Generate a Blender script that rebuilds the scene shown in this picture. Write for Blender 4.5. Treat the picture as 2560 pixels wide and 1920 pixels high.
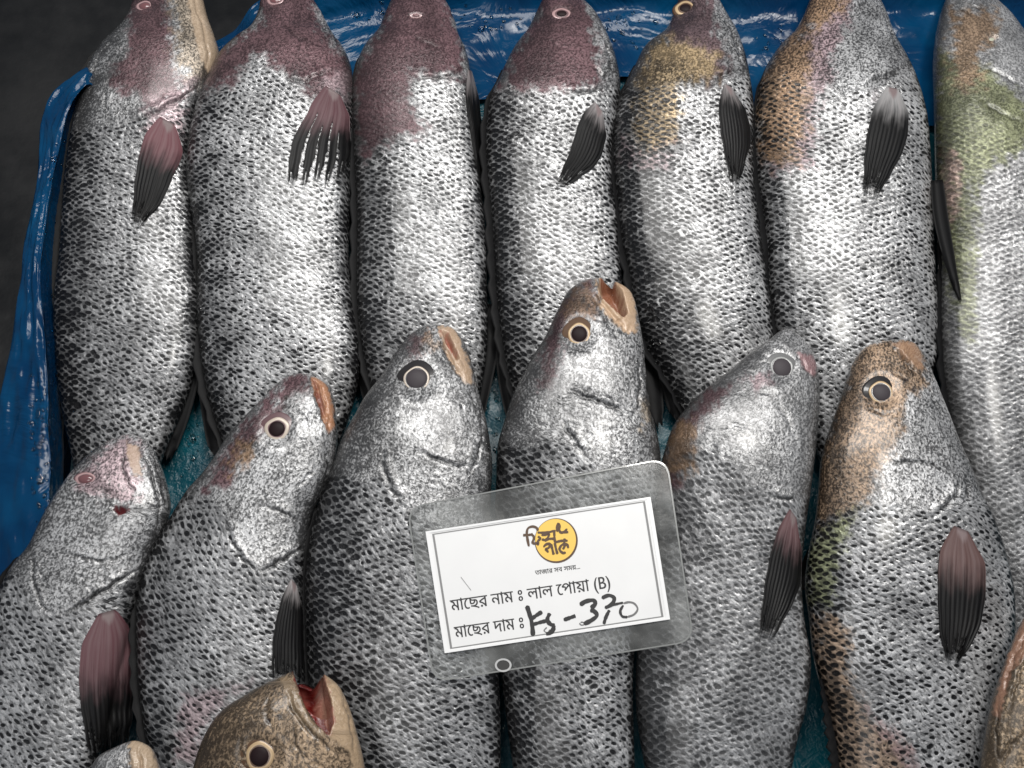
import bpy, math
import numpy as np
from mathutils import Vector
from mathutils.bvhtree import BVHTree

# ------------------------------------------------------------------ scene, camera, lamps
sc = bpy.context.scene
for o in list(bpy.data.objects):
    bpy.data.objects.remove(o)
col = sc.collection

HF = math.radians(52); TH = math.radians(20); TARGET = np.array([0.0, 0.0, 0.03])
DIST = 0.4 / math.tan(HF / 2)
CAM = TARGET + DIST * np.array([0, -math.sin(TH), math.cos(TH)])
FWD = np.array([0, math.sin(TH), -math.cos(TH)]); UPV = np.array([0, math.cos(TH), math.sin(TH)])
cd = bpy.data.cameras.new('camera'); cam = bpy.data.objects.new('camera', cd); col.objects.link(cam)
cam.location = CAM; cam.rotation_euler = (TH, 0, 0)
cd.sensor_width = 36; cd.lens = 18 / math.tan(HF / 2); cd.clip_start = 0.01; cd.clip_end = 60
sc.camera = cam

w = bpy.data.worlds.new('World'); sc.world = w; w.use_nodes = True
w.node_tree.nodes['Background'].inputs[0].default_value = (0.75, 0.85, 1, 1)
w.node_tree.nodes['Background'].inputs[1].default_value = 0.17
sc.view_settings.view_transform = 'Standard'; sc.view_settings.look = 'None'
sc.view_settings.exposure = 0; sc.view_settings.gamma = 1; sc.view_settings.use_curve_mapping = False
sc.cycles.use_denoising = True


def lamp(name, loc, aim, power, sx, sy, colr=(1, 1, 1)):
    ld = bpy.data.lights.new(name, 'AREA'); ld.shape = 'RECTANGLE'; ld.size = sx; ld.size_y = sy
    ld.energy = power; ld.color = colr
    lo = bpy.data.objects.new(name, ld); col.objects.link(lo)
    lo.location = loc
    lo.rotation_euler = (Vector(aim) - Vector(loc)).to_track_quat('-Z', 'Y').to_euler()
    return lo


lamp('tube_lamp', (0.05, 0.50, 1.18), (0, 0.05, 0), 15.5, 1.1, 0.30, (1, 0.98, 0.95))
lamp('sparkle_light', (0.45, 0.25, 1.7), (0, 0, 0), 8, 0.25, 0.25, (1, 0.97, 0.92))  # added small source that makes sparkle on the plastic
lamp('front_fill_light', (-0.35, -0.7, 1.9), (0, 0, 0), 6.5, 0.7, 0.7, (1, 0.98, 0.96))  # added fill from the near side to brighten the front row

# ------------------------------------------------------------------ helpers
TH2 = math.tan(HF / 2)


def rays(px):
    px = np.asarray(px, float).reshape(-1, 2)
    dx = (px[:, 0] - 1280) / 1280 * TH2; dy = (960 - px[:, 1]) / 1280 * TH2
    return FWD[None] + dx[:, None] * np.array([1, 0, 0])[None] + dy[:, None] * UPV[None]


def unproj(px, z):
    d = rays(px); z = np.broadcast_to(np.asarray(z, float), (len(d),))
    t = (z - CAM[2]) / d[:, 2]
    return CAM[None] + d * t[:, None]


def proj(P):
    q = P - CAM[None]; f = q @ FWD
    return np.stack([1280 + q[:, 0] / f / TH2 * 1280, 960 - (q @ UPV) / f / TH2 * 1280], 1)


def obj(name, V, F, mat, parent=None, smooth=True, mats=None, midx=None):
    me = bpy.data.meshes.new(name)
    V = np.asarray(V, float)
    if parent is not None:
        V = V - np.array(origin(parent))[None]
    me.from_pydata(V.tolist(), [], F if isinstance(F, list) else F.tolist())
    for m in (mats or [mat]):
        me.materials.append(m)
    if midx is not None:
        me.polygons.foreach_set('material_index', np.asarray(midx, np.int32))
    if smooth:
        me.polygons.foreach_set('use_smooth', np.ones(len(me.polygons), bool))
    me.update()
    o = bpy.data.objects.new(name, me); col.objects.link(o)
    if parent is not None:
        o.parent = parent
    return o


def origin(o):
    p = np.zeros(3)
    while o is not None:
        p = p + np.array(o.location); o = o.parent
    return p


def tag(o, label, cat, group=None, kind=None):
    o['label'] = label; o['category'] = cat
    if group: o['group'] = group
    if kind: o['kind'] = kind
    return o


def gridfaces(n, m, wrap=False, off=0):
    i = np.arange(n - 1)[:, None]; j = np.arange(m if wrap else m - 1)[None]
    j2 = (j + 1) % m
    a = i * m + j; b = i * m + j2; c = (i + 1) * m + j2; d = (i + 1) * m + j
    return np.stack([a, b, c, d], -1).reshape(-1, 4) + off


def catmull(P, first, n_per):
    """centripetal-ish Catmull-Rom through P with a given phantom first point; n_per[i] samples per segment"""
    P = np.asarray(P, float); Q = np.vstack([first, P, 2 * P[-1] - P[-2]])
    out = []
    for i in range(len(P) - 1):
        p0, p1, p2, p3 = Q[i], Q[i + 1], Q[i + 2], Q[i + 3]
        d0 = max(np.linalg.norm(p1 - p0), 1e-6) ** .5; d1 = max(np.linalg.norm(p2 - p1), 1e-6) ** .5; d2 = max(np.linalg.norm(p3 - p2), 1e-6) ** .5
        m1 = (p1 - p0) / d0 - (p2 - p0) / (d0 + d1) + (p2 - p1) / d1
        m2 = (p2 - p1) / d1 - (p3 - p1) / (d1 + d2) + (p3 - p2) / d2
        m1 *= d1; m2 *= d1
        t = np.linspace(0, 1, n_per[i], endpoint=False)[:, None]
        out.append((2 * t**3 - 3 * t**2 + 1) * p1 + (t**3 - 2 * t**2 + t) * m1 + (-2 * t**3 + 3 * t**2) * p2 + (t**3 - t**2) * m2)
    out.append(P[-1:])
    return np.vstack(out)


def resample(poly, n):
    poly = np.asarray(poly, float)
    if len(poly) > 2:
        poly = catmull(poly, 2 * poly[0] - poly[1], [12] * (len(poly) - 1))
    s = np.r_[0, np.cumsum(np.linalg.norm(np.diff(poly, axis=0), axis=1))]
    t = np.linspace(0, s[-1], n)
    return np.stack([np.interp(t, s, poly[:, k]) for k in range(poly.shape[1])], 1)


def seg_dist(X, poly):
    """distance and side sign of points X to polyline"""
    best = np.full(len(X), 1e9); sg = np.ones(len(X)); fr = np.zeros(len(X)); n = len(poly) - 1
    for i in range(n):
        a, b = poly[i], poly[i + 1]; ab = b - a
        t = np.clip(((X - a) @ ab) / max(ab @ ab, 1e-9), 0, 1)
        d = np.linalg.norm(X - a - t[:, None] * ab, axis=1)
        s = np.sign(ab[0] * (X[:, 1] - a[1]) - ab[1] * (X[:, 0] - a[0]))
        k = d < best
        best[k] = d[k]; sg[k] = s[k]; fr[k] = (i + t[k]) / n
    return best, sg, fr


def inside(X, poly):
    c = np.zeros(len(X), bool); n = len(poly)
    for i in range(n):
        a, b = poly[i], poly[(i + 1) % n]
        if a[1] == b[1]: continue
        k = ((a[1] > X[:, 1]) != (b[1] > X[:, 1])) & (X[:, 0] < (b[0] - a[0]) * (X[:, 1] - a[1]) / (b[1] - a[1]) + a[0])
        c ^= k
    return c


def sdist(X, poly):
    poly = np.asarray(poly, float)
    d, _, _ = seg_dist(X, np.vstack([poly, poly[:1]]))
    return np.where(inside(X, poly), d, -d)


def sstep(x, a, b):
    t = np.clip((x - a) / (b - a), 0, 1); return t * t * (3 - 2 * t)


def wob(X, scale, seed):
    r = np.random.default_rng(seed); v = np.zeros(len(X))
    for k in range(14):
        a = r.uniform(0, 2 * math.pi); f = 2 * math.pi / scale * r.uniform(.5, 2.2)
        v += np.sin(X[:, 0] * math.cos(a) * f + X[:, 1] * math.sin(a) * f + r.uniform(0, 6.28))
    return v / 3.7


# ------------------------------------------------------------------ materials
class NT:
    def __init__(s, name):
        s.m = bpy.data.materials.new(name); s.m.use_nodes = True; s.t = s.m.node_tree
        s.b = s.t.nodes['Principled BSDF']

    def n(s, kind, **kw):
        nd = s.t.nodes.new(kind)
        for k, v in kw.items(): setattr(nd, k, v)
        return nd

    def l(s, a, b): s.t.links.new(a, b)

    def math(s, op, a, b=None, c=None, clamp=False):
        nd = s.n('ShaderNodeMath', operation=op, use_clamp=clamp)
        for i, x in enumerate((a, b, c)):
            if x is None: continue
            if isinstance(x, (int, float)): nd.inputs[i].default_value = x
            else: s.l(x, nd.inputs[i])
        return nd.outputs[0]

    def sstep(s, x, a, b):
        nd = s.n('ShaderNodeMapRange', interpolation_type='SMOOTHSTEP')
        for i, v in ((0, x), (1, a), (2, b)):
            if isinstance(v, (int, float)): nd.inputs[i].default_value = v
            else: s.l(v, nd.inputs[i])
        return nd.outputs[0]

    def mix(s, f, a, b, mode='MIX'):
        nd = s.n('ShaderNodeMix', data_type='RGBA', blend_type=mode)
        for i, v in ((0, f), (6, a), (7, b)):
            if isinstance(v, (int, float)): nd.inputs[i].default_value = v
            elif isinstance(v, tuple): nd.inputs[i].default_value = v if len(v) == 4 else v + (1,)
            else: s.l(v, nd.inputs[i])
        return nd.outputs[2]

    def noise(s, vec, scale, detail=2, rough=.5, dist=0):
        nd = s.n('ShaderNodeTexNoise')
        nd.inputs['Scale'].default_value = scale; nd.inputs['Detail'].default_value = detail
        nd.inputs['Roughness'].default_value = rough; nd.inputs['Distortion'].default_value = dist
        if vec is not None: s.l(vec, nd.inputs['Vector'])
        return nd.outputs[0]

    def set(s, **kw):
        for k, v in kw.items():
            i = s.b.inputs[k.replace('_', ' ')]
            if isinstance(v, (int, float)): i.default_value = v
            elif isinstance(v, tuple): i.default_value = v if len(v) == 4 else v + (1,)
            else: s.l(v, i)

    def bump(s, h, strength, dist):
        nd = s.n('ShaderNodeBump'); nd.inputs['Strength'].default_value = strength; nd.inputs['Distance'].default_value = dist
        s.l(h, nd.inputs['Height']); s.l(nd.outputs[0], s.b.inputs['Normal']); return nd


def plain(name, c, rough=.5, **kw):
    k = NT(name); k.set(Base_Color=c, Roughness=rough, **kw); return k.m


def skin_mat():
    k = NT('fish_skin')
    uv = k.n('ShaderNodeUVMap', uv_map='UVMap').outputs[0]           # centimetres: x along the fish, y across
    sk = k.n('ShaderNodeAttribute', attribute_name='skin'); sep = k.n('ShaderNodeSeparateColor'); k.l(sk.outputs['Color'], sep.inputs[0])
    head, dark, con = sep.outputs[0], sep.outputs[1], sep.outputs[2]
    ti = k.n('ShaderNodeAttribute', attribute_name='tint'); fl = k.n('ShaderNodeAttribute', attribute_name='flesh')
    # warp a little so that rows wander
    wn = k.n('ShaderNodeTexNoise'); wn.inputs['Scale'].default_value = .45; wn.inputs['Detail'].default_value = 2; k.l(uv, wn.inputs['Vector'])
    wv = k.n('ShaderNodeVectorMath', operation='MULTIPLY_ADD'); k.l(wn.outputs['Color'], wv.inputs[0]); wv.inputs[1].default_value = (.9, .9, 0); k.l(uv, wv.inputs[2])
    mp = k.n('ShaderNodeMapping'); mp.inputs['Rotation'].default_value = (0, 0, math.radians(36)); k.l(wv.outputs[0], mp.inputs['Vector'])
    mp2 = k.n('ShaderNodeMapping'); mp2.inputs['Scale'].default_value = (2.25, 1.72, 1); k.l(mp.outputs[0], mp2.inputs['Vector'])
    # shear the grid so that neighbouring rows sit half a scale apart
    sx = k.n('ShaderNodeSeparateXYZ'); k.l(mp2.outputs[0], sx.inputs[0]); cx_ = k.n('ShaderNodeCombineXYZ')
    k.l(sx.outputs[0], cx_.inputs[0]); k.l(k.math('MULTIPLY_ADD', sx.outputs[0], .5, sx.outputs[1]), cx_.inputs[1])
    vo = k.n('ShaderNodeTexVoronoi', voronoi_dimensions='2D', feature='F1'); vo.inputs['Scale'].default_value = 1.0; vo.inputs['Randomness'].default_value = .30
    k.l(cx_.outputs[0], vo.inputs['Vector'])
    loc = k.n('ShaderNodeVectorMath', operation='SUBTRACT'); k.l(cx_.outputs[0], loc.inputs[0]); k.l(vo.outputs['Position'], loc.inputs[1])
    sl = k.n('ShaderNodeSeparateXYZ'); k.l(loc.outputs[0], sl.inputs[0])
    ramp = k.math('MULTIPLY_ADD', sl.outputs[0], .8, k.math('MULTIPLY', sl.outputs[1], .35))
    d = vo.outputs['Distance']; sepc = k.n('ShaderNodeSeparateColor'); k.l(vo.outputs['Color'], sepc.inputs[0]); rnd = sepc.outputs[0]
    n1 = k.noise(uv, .48, 4, .6); n2 = k.noise(uv, 2.6, 3, .6); n3 = k.noise(uv, 5.2, 3, .7, .8)
    mp3 = k.n('ShaderNodeMapping'); mp3.inputs['Scale'].default_value = (5.2, 1.9, 1); k.l(mp.outputs[0], mp3.inputs['Vector'])
    st = k.noise(mp3.outputs[0], 1.0, 2, .55)
    # scale pattern
    thr = k.math('MULTIPLY_ADD', dark, .27, .21)
    thr = k.math('ADD', thr, k.math('MULTIPLY', k.math('SUBTRACT', n1, .5), .6))
    thr = k.math('ADD', thr, k.math('MULTIPLY', k.math('SUBTRACT', rnd, .5), .24))
    thr = k.math('ADD', thr, k.math('MULTIPLY', k.math('SUBTRACT', n3, .5), .34))
    spot = k.sstep(k.math('SUBTRACT', d, thr), -.05, .07)
    streak = k.sstep(k.math('ADD', st, k.math('MULTIPLY', dark, -.13)), .40, .56)
    body = k.math('MULTIPLY', k.math('MULTIPLY_ADD', spot, .97, .03), k.math('MULTIPLY_ADD', streak, .60, .40))
    # head pattern: fine mottling without scale rows
    hm = k.math('ADD', k.math('MULTIPLY', n3, .65), k.math('MULTIPLY', n2, .35))
    hm = k.math('ADD', hm, k.math('MULTIPLY', k.math('SUBTRACT', n1, .5), .25))
    hm = k.sstep(k.math('ADD', hm, k.math('MULTIPLY', dark, -.10)), .41, .60)
    hm = k.math('MULTIPLY_ADD', hm, .84, .16)
    mx = k.n('ShaderNodeMix', data_type='FLOAT'); k.l(head, mx.inputs[0]); k.l(body, mx.inputs[2]); k.l(hm, mx.inputs[3])
    lum = mx.outputs[0]
    # contrast
    lum = k.math('ADD', k.math('MULTIPLY', k.math('SUBTRACT', lum, .55), con), .55)
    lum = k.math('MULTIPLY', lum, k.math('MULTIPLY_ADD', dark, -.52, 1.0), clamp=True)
    lum = k.math('MULTIPLY', lum, k.math('MULTIPLY_ADD', k.sstep(k.noise(uv, .28, 2, .5), .32, .68), .5, .62), clamp=True)
    base = k.mix(lum, (.010, .010, .011), (.56, .56, .565))
    tinted = k.mix(1.0, base, ti.outputs['Color'], 'MULTIPLY')
    base = k.mix(ti.outputs['Alpha'], base, tinted)
    flc = k.mix(.35, fl.outputs['Color'], k.mix(n2, (.25, .22, .2), (1, 1, 1)), 'MULTIPLY')
    base = k.mix(fl.outputs['Alpha'], base, flc)
    rough = k.math('MULTIPLY_ADD', k.sstep(n3, .35, .65), .30, .13)
    met = k.math('MULTIPLY', k.math('SUBTRACT', 1.0, fl.outputs['Alpha']), k.math('MULTIPLY_ADD', ti.outputs['Alpha'], -.20, .38))
    k.set(Base_Color=base, Roughness=rough, Metallic=met, Coat_Weight=.26, Coat_Roughness=.14, Specular_IOR_Level=.45)
    hb = k.math('MULTIPLY', k.math('SUBTRACT', 1.0, head), k.math('MULTIPLY_ADD', ramp, 1.3, k.math('MULTIPLY', k.sstep(d, .05, .62), -.45)))
    h = k.math('ADD', hb, k.math('MULTIPLY', n3, .45)); h = k.math('ADD', h, k.math('MULTIPLY', n2, .6))
    k.bump(h, .85, .0009)
    return k.m


def fin_mat():
    k = NT('fin_membrane')
    uv = k.n('ShaderNodeUVMap', uv_map='UVMap').outputs[0]           # x across rays, y base to tip
    mp = k.n('ShaderNodeMapping'); mp.inputs['Scale'].default_value = (11, .9, 1); k.l(uv, mp.inputs['Vector'])
    n = k.noise(mp.outputs[0], 1, 5, .7, .3)
    sp = k.n('ShaderNodeSeparateXYZ'); k.l(uv, sp.inputs[0])
    at = k.n('ShaderNodeAttribute', attribute_name='finbase')
    c = k.mix(k.sstep(n, .35, .7), (.003, .003, .0035), (.014, .0135, .0135))
    nb = k.noise(uv, 5, 3)
    f = k.sstep(k.math('ADD', k.math('SUBTRACT', at.outputs['Alpha'], sp.outputs[1]), k.math('ADD', k.math('MULTIPLY', k.math('SUBTRACT', nb, .5), .25), k.math('MULTIPLY', k.math('SUBTRACT', n, .5), .35))), -.16, .16)
    lobe = k.math('MULTIPLY_ADD', k.math('ABSOLUTE', k.math('SUBTRACT', sp.outputs[0], .55)), -.28, .10)
    lobe = k.math('MULTIPLY', k.sstep(k.math('ADD', k.math('SUBTRACT', lobe, sp.outputs[1]), k.math('MULTIPLY', k.math('SUBTRACT', nb, .5), .08)), -.03, .03), k.sstep(at.outputs['Alpha'], .0, .02))
    c2 = k.mix(k.sstep(n, .2, .8), at.outputs['Color'], k.mix(.35, at.outputs['Color'], (.30, .25, .25)))
    k.set(Base_Color=k.mix(lobe, k.mix(f, c, c2), (.20, .155, .155)), Roughness=.48, Specular_IOR_Level=.22)
    tipn = k.math('ADD', sp.outputs[1], k.math('MULTIPLY', k.math('SUBTRACT', n, .5), .55))
    k.set(Alpha=k.math('SUBTRACT', 1.0, k.math('MULTIPLY', k.sstep(tipn, .84, 1.0), k.sstep(at.outputs['Alpha'], -.05, .02))))
    k.bump(n, .5, .0007)
    return k.m


SKIN = skin_mat(); FIN = fin_mat()
FIN_D = plain('fin_dark', (.006, .006, .0065), .6, Specular_IOR_Level=.15)
PUPIL = plain('pupil', (.016, .009, .010), .5, Specular_IOR_Level=.12)
PUPIL_G = plain('pupil_clouded', (.055, .048, .053), .5, Specular_IOR_Level=.15)
PUPIL_P = plain('pupil_pink', (.16, .07, .075), .2, Coat_Weight=.6)
IR_W = plain('iris_silver', (.50, .43, .36), .35, Metallic=.1, Coat_Weight=.1)
IR_C = plain('iris_cream', (.46, .33, .19), .4, Metallic=.1, Coat_Weight=.1)
IR_G = plain('iris_grey', (.24, .245, .24), .4, Metallic=.2, Coat_Weight=.1)
EYE_PALE = plain('eye_pale', (.40, .41, .32), .4)
IR_P = plain('iris_pink', (.42, .27, .27), .3, Metallic=.1, Coat_Weight=.5)
SOCK_D = plain('socket_dark', (.018, .016, .016), .3, Coat_Weight=.5)
SOCK_B = plain('socket_brown', (.10, .055, .03), .35, Coat_Weight=.4)
SOCK_P = plain('socket_purple', (.13, .075, .08), .35, Coat_Weight=.4)
SOCK_G = plain('socket_grey', (.16, .16, .16), .35, Coat_Weight=.4)


def film_mat(name, c, c2, scale, bstr, bdist, rg=.13, cw=.5, sp_=.5):
    k = NT(name)
    co = k.n('ShaderNodeTexCoord').outputs['Object']
    n = k.noise(co, 9, 4, .6); c_ = k.mix(k.sstep(n, .35, .7), c, c2)
    a = k.noise(co, scale, 4, .6, 1.2)
    rid = k.math('ABSOLUTE', k.math('SUBTRACT', a, .5))
    b = k.noise(co, scale * 3.1, 2, .5, .6)
    h = k.math('ADD', k.math('MULTIPLY', rid, 2.2), k.math('MULTIPLY', b, .5))
    k.set(Base_Color=c_, Roughness=rg, Specular_IOR_Level=sp_, Coat_Weight=cw, Coat_Roughness=.05)
    k.bump(h, bstr, bdist)
    return k.m


BLUE = film_mat('blue_polythene', (.0006, .022, .070), (.002, .050, .125), 13, .40, .006, .20, .05, .22)
TEAL = film_mat('teal_polythene', (.001, .028, .045), (.002, .09, .12), 60, .6, .003, .32, .10, .3)


def ground_mat():
    k = NT('dark_floor'); co = k.n('ShaderNodeTexCoord').outputs['Object']
    n = k.noise(co, 6, 5, .6); n2 = k.noise(co, 40, 3, .6)
    k.set(Base_Color=k.mix(k.sstep(n, .35, .7), (.008, .008, .008), (.032, .031, .030)), Roughness=k.math('MULTIPLY_ADD', n, .5, .2))
    k.bump(k.math('ADD', n, k.math('MULTIPLY', n2, .3)), .5, .01)
    return k.m


# ------------------------------------------------------------------ setting: floor, table cover, liner
obj('ground', [(-6, -6, -.62), (6, -6, -.62), (6, 6, -.62), (-6, 6, -.62)], [[0, 1, 2, 3]], ground_mat(), smooth=False)['kind'] = 'structure'


def sheet_noise(X, Y, seed, amp, sc_):
    p = np.stack([X.ravel(), Y.ravel()], 1)
    a = wob(p, sc_, seed); b = wob(p, sc_ * .37, seed + 9)
    return (amp * (1 - 2 * np.abs(a) / 1.5) + amp * .4 * b).reshape(X.shape)


# table cover: flat teal plastic under the fish
gx = np.linspace(-.350, .75, 160); gy = np.linspace(-.80, .345, 150); GX, GY = np.meshgrid(gx, gy)
GZ = -.004 + sheet_noise(GX, GY, 3, .0014, .06)
tv = np.stack([GX.ravel(), GY.ravel(), GZ.ravel()], 1)
# give it a real 2 cm board below
n0 = len(tv)
tbl = bpy.data.objects.new('display_table', None); col.objects.link(tbl); tbl.location = (.15, -.23, -.62)
tag(tbl, 'display table covered with turquoise plastic under the rows of fish', 'table')
obj('plastic_cover', tv, gridfaces(150, 160), TEAL, tbl)


def box(x0, x1, y0, y1, z0, z1):
    v = [(x0, y0, z0), (x1, y0, z0), (x1, y1, z0), (x0, y1, z0), (x0, y0, z1), (x1, y0, z1), (x1, y1, z1), (x0, y1, z1)]
    return v, [[0, 3, 2, 1], [4, 5, 6, 7], [0, 1, 5, 4], [1, 2, 6, 5], [2, 3, 7, 6], [3, 0, 4, 7]]


WOOD = plain('dark_board', (.03, .028, .026), .6)
v, f = box(-.345, .745, -.795, .34, -.05, -.012); obj('board', v, f, WOOD, tbl, False)
for x in (-.30, .68):
    for y in (-.74, .22):
        v, f = box(x - .03, x + .03, y - .03, y + .03, -.62, -.05); obj('leg', v, f, WOOD, tbl, False)

# blue polythene liner: a raised lip along the left and the back of the display
base = np.array([(175, 2300), (170, 1900), (165, 1500), (165, 1200), (168, 900), (172, 650), (190, 450), (225, 280), (330, 190), (560, 175), (800, 175), (1000, 170), (1200, 165), (1560, 128), (1800, 190), (2000, 215), (2400, 200), (2700, 150), (3100, 150)], float)
crest = np.array([(140, 2300), (138, 1900), (136, 1500), (132, 1194), (123, 907), (104, 680), (135, 470), (190, 262), (300, 165), (545, 62), (800, -90), (1000, -120), (1200, -130), (1560, -130), (1800, -130), (2000, -130), (2400, -130), (2700, -130), (3100, -130)], float)
rim = np.array([(-300, 2300), (-230, 1900), (-120, 1500), (-45, 1180), (25, 866), (60, 650), (92, 451), (124, 250), (270, 140), (530, 40), (800, -150), (1000, -180), (1200, -190), (1560, -190), (1800, -190), (2000, -190), (2400, -190), (2700, -190), (3100, -190)], float)
NS, NTT = 560, 60
PB = unproj(resample(base, NS), .000); PC_ = unproj(resample(crest, NS), .052); PR_ = unproj(resample(rim, NS), .040)
tt = np.linspace(-.5, 2.7, NTT)
rows = []
for t in tt:
    if t < 0:
        q = PB + (PB - PC_) * (-t) * .9 * np.array([1, 1, 0]); q[:, 2] = .000
    elif t <= 1:
        q = PB + (PC_ - PB) * t; q[:, 2] = .052 * math.sin(t * math.pi / 2) ** 1.2
    elif t <= 2:
        q = PC_ + (PR_ - PC_) * (t - 1); q[:, 2] = .052 - .012 * (t - 1) ** 1.5
    else:
        q = PR_ + (PR_ - PC_) * (t - 2) * .25; q[:, 2] = .040 - .25 * (t - 2)
    rows.append(q)
L_ = np.array(rows)
for _ in range(2):
    L_[1:-1] = (L_[:-2] + 2 * L_[1:-1] + L_[2:]) / 4
S_ = np.broadcast_to(np.linspace(0, 1, NS)[None] * 2.2, L_.shape[:2]); T_ = np.broadcast_to(tt[:, None] * .045, L_.shape[:2])
dz = sheet_noise(S_ * .4, T_, 21, .0011, .06) + sheet_noise(S_ * .22, T_ * 1.1, 33, .0016, .035) + sheet_noise(S_, T_, 41, .0002, .03)
L_[..., 2] += dz + .003
px_ = proj(L_.reshape(-1, 3)).reshape(L_.shape[0], L_.shape[1], 2)
L_[..., 2] *= 1 - .75 * sstep(px_[..., 0], 215, 260) * (1 - sstep(px_[..., 0], 560, 660)) * (px_[..., 1] < 420)
bk = sstep(px_[..., 0], 560, 700) * (px_[..., 1] < 420)
L_[..., 2] = L_[..., 2] * (1 - bk) + bk * (.002 + (L_[..., 2] - .003) * (.10 + .9 * sstep(-px_[..., 1], 30, 130)) + .003 * np.clip(sheet_noise(S_ * .35, T_ * 2.2, 77, 1.0, .05), -1, 1) * sstep(tt[:, None], .05, .25) + .003)
liner = obj('plastic_liner', L_.reshape(-1, 3), gridfaces(NTT, NS), BLUE)
tag(liner, 'glossy crumpled blue plastic sheet standing up around the fish', 'plastic sheet')

# ------------------------------------------------------------------ fish
BVHS = []
PUR = (.31, .135, .155); PURL = (.80, .54, .58); BRN = (.70, .43, .23); TAN = (.72, .47, .28); OLI = (.56, .60, .30); CRM = (1.05, .85, .62); PNK = (1.05, .78, .82)
GROUP = 'croaker fish laid out in rows'


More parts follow.
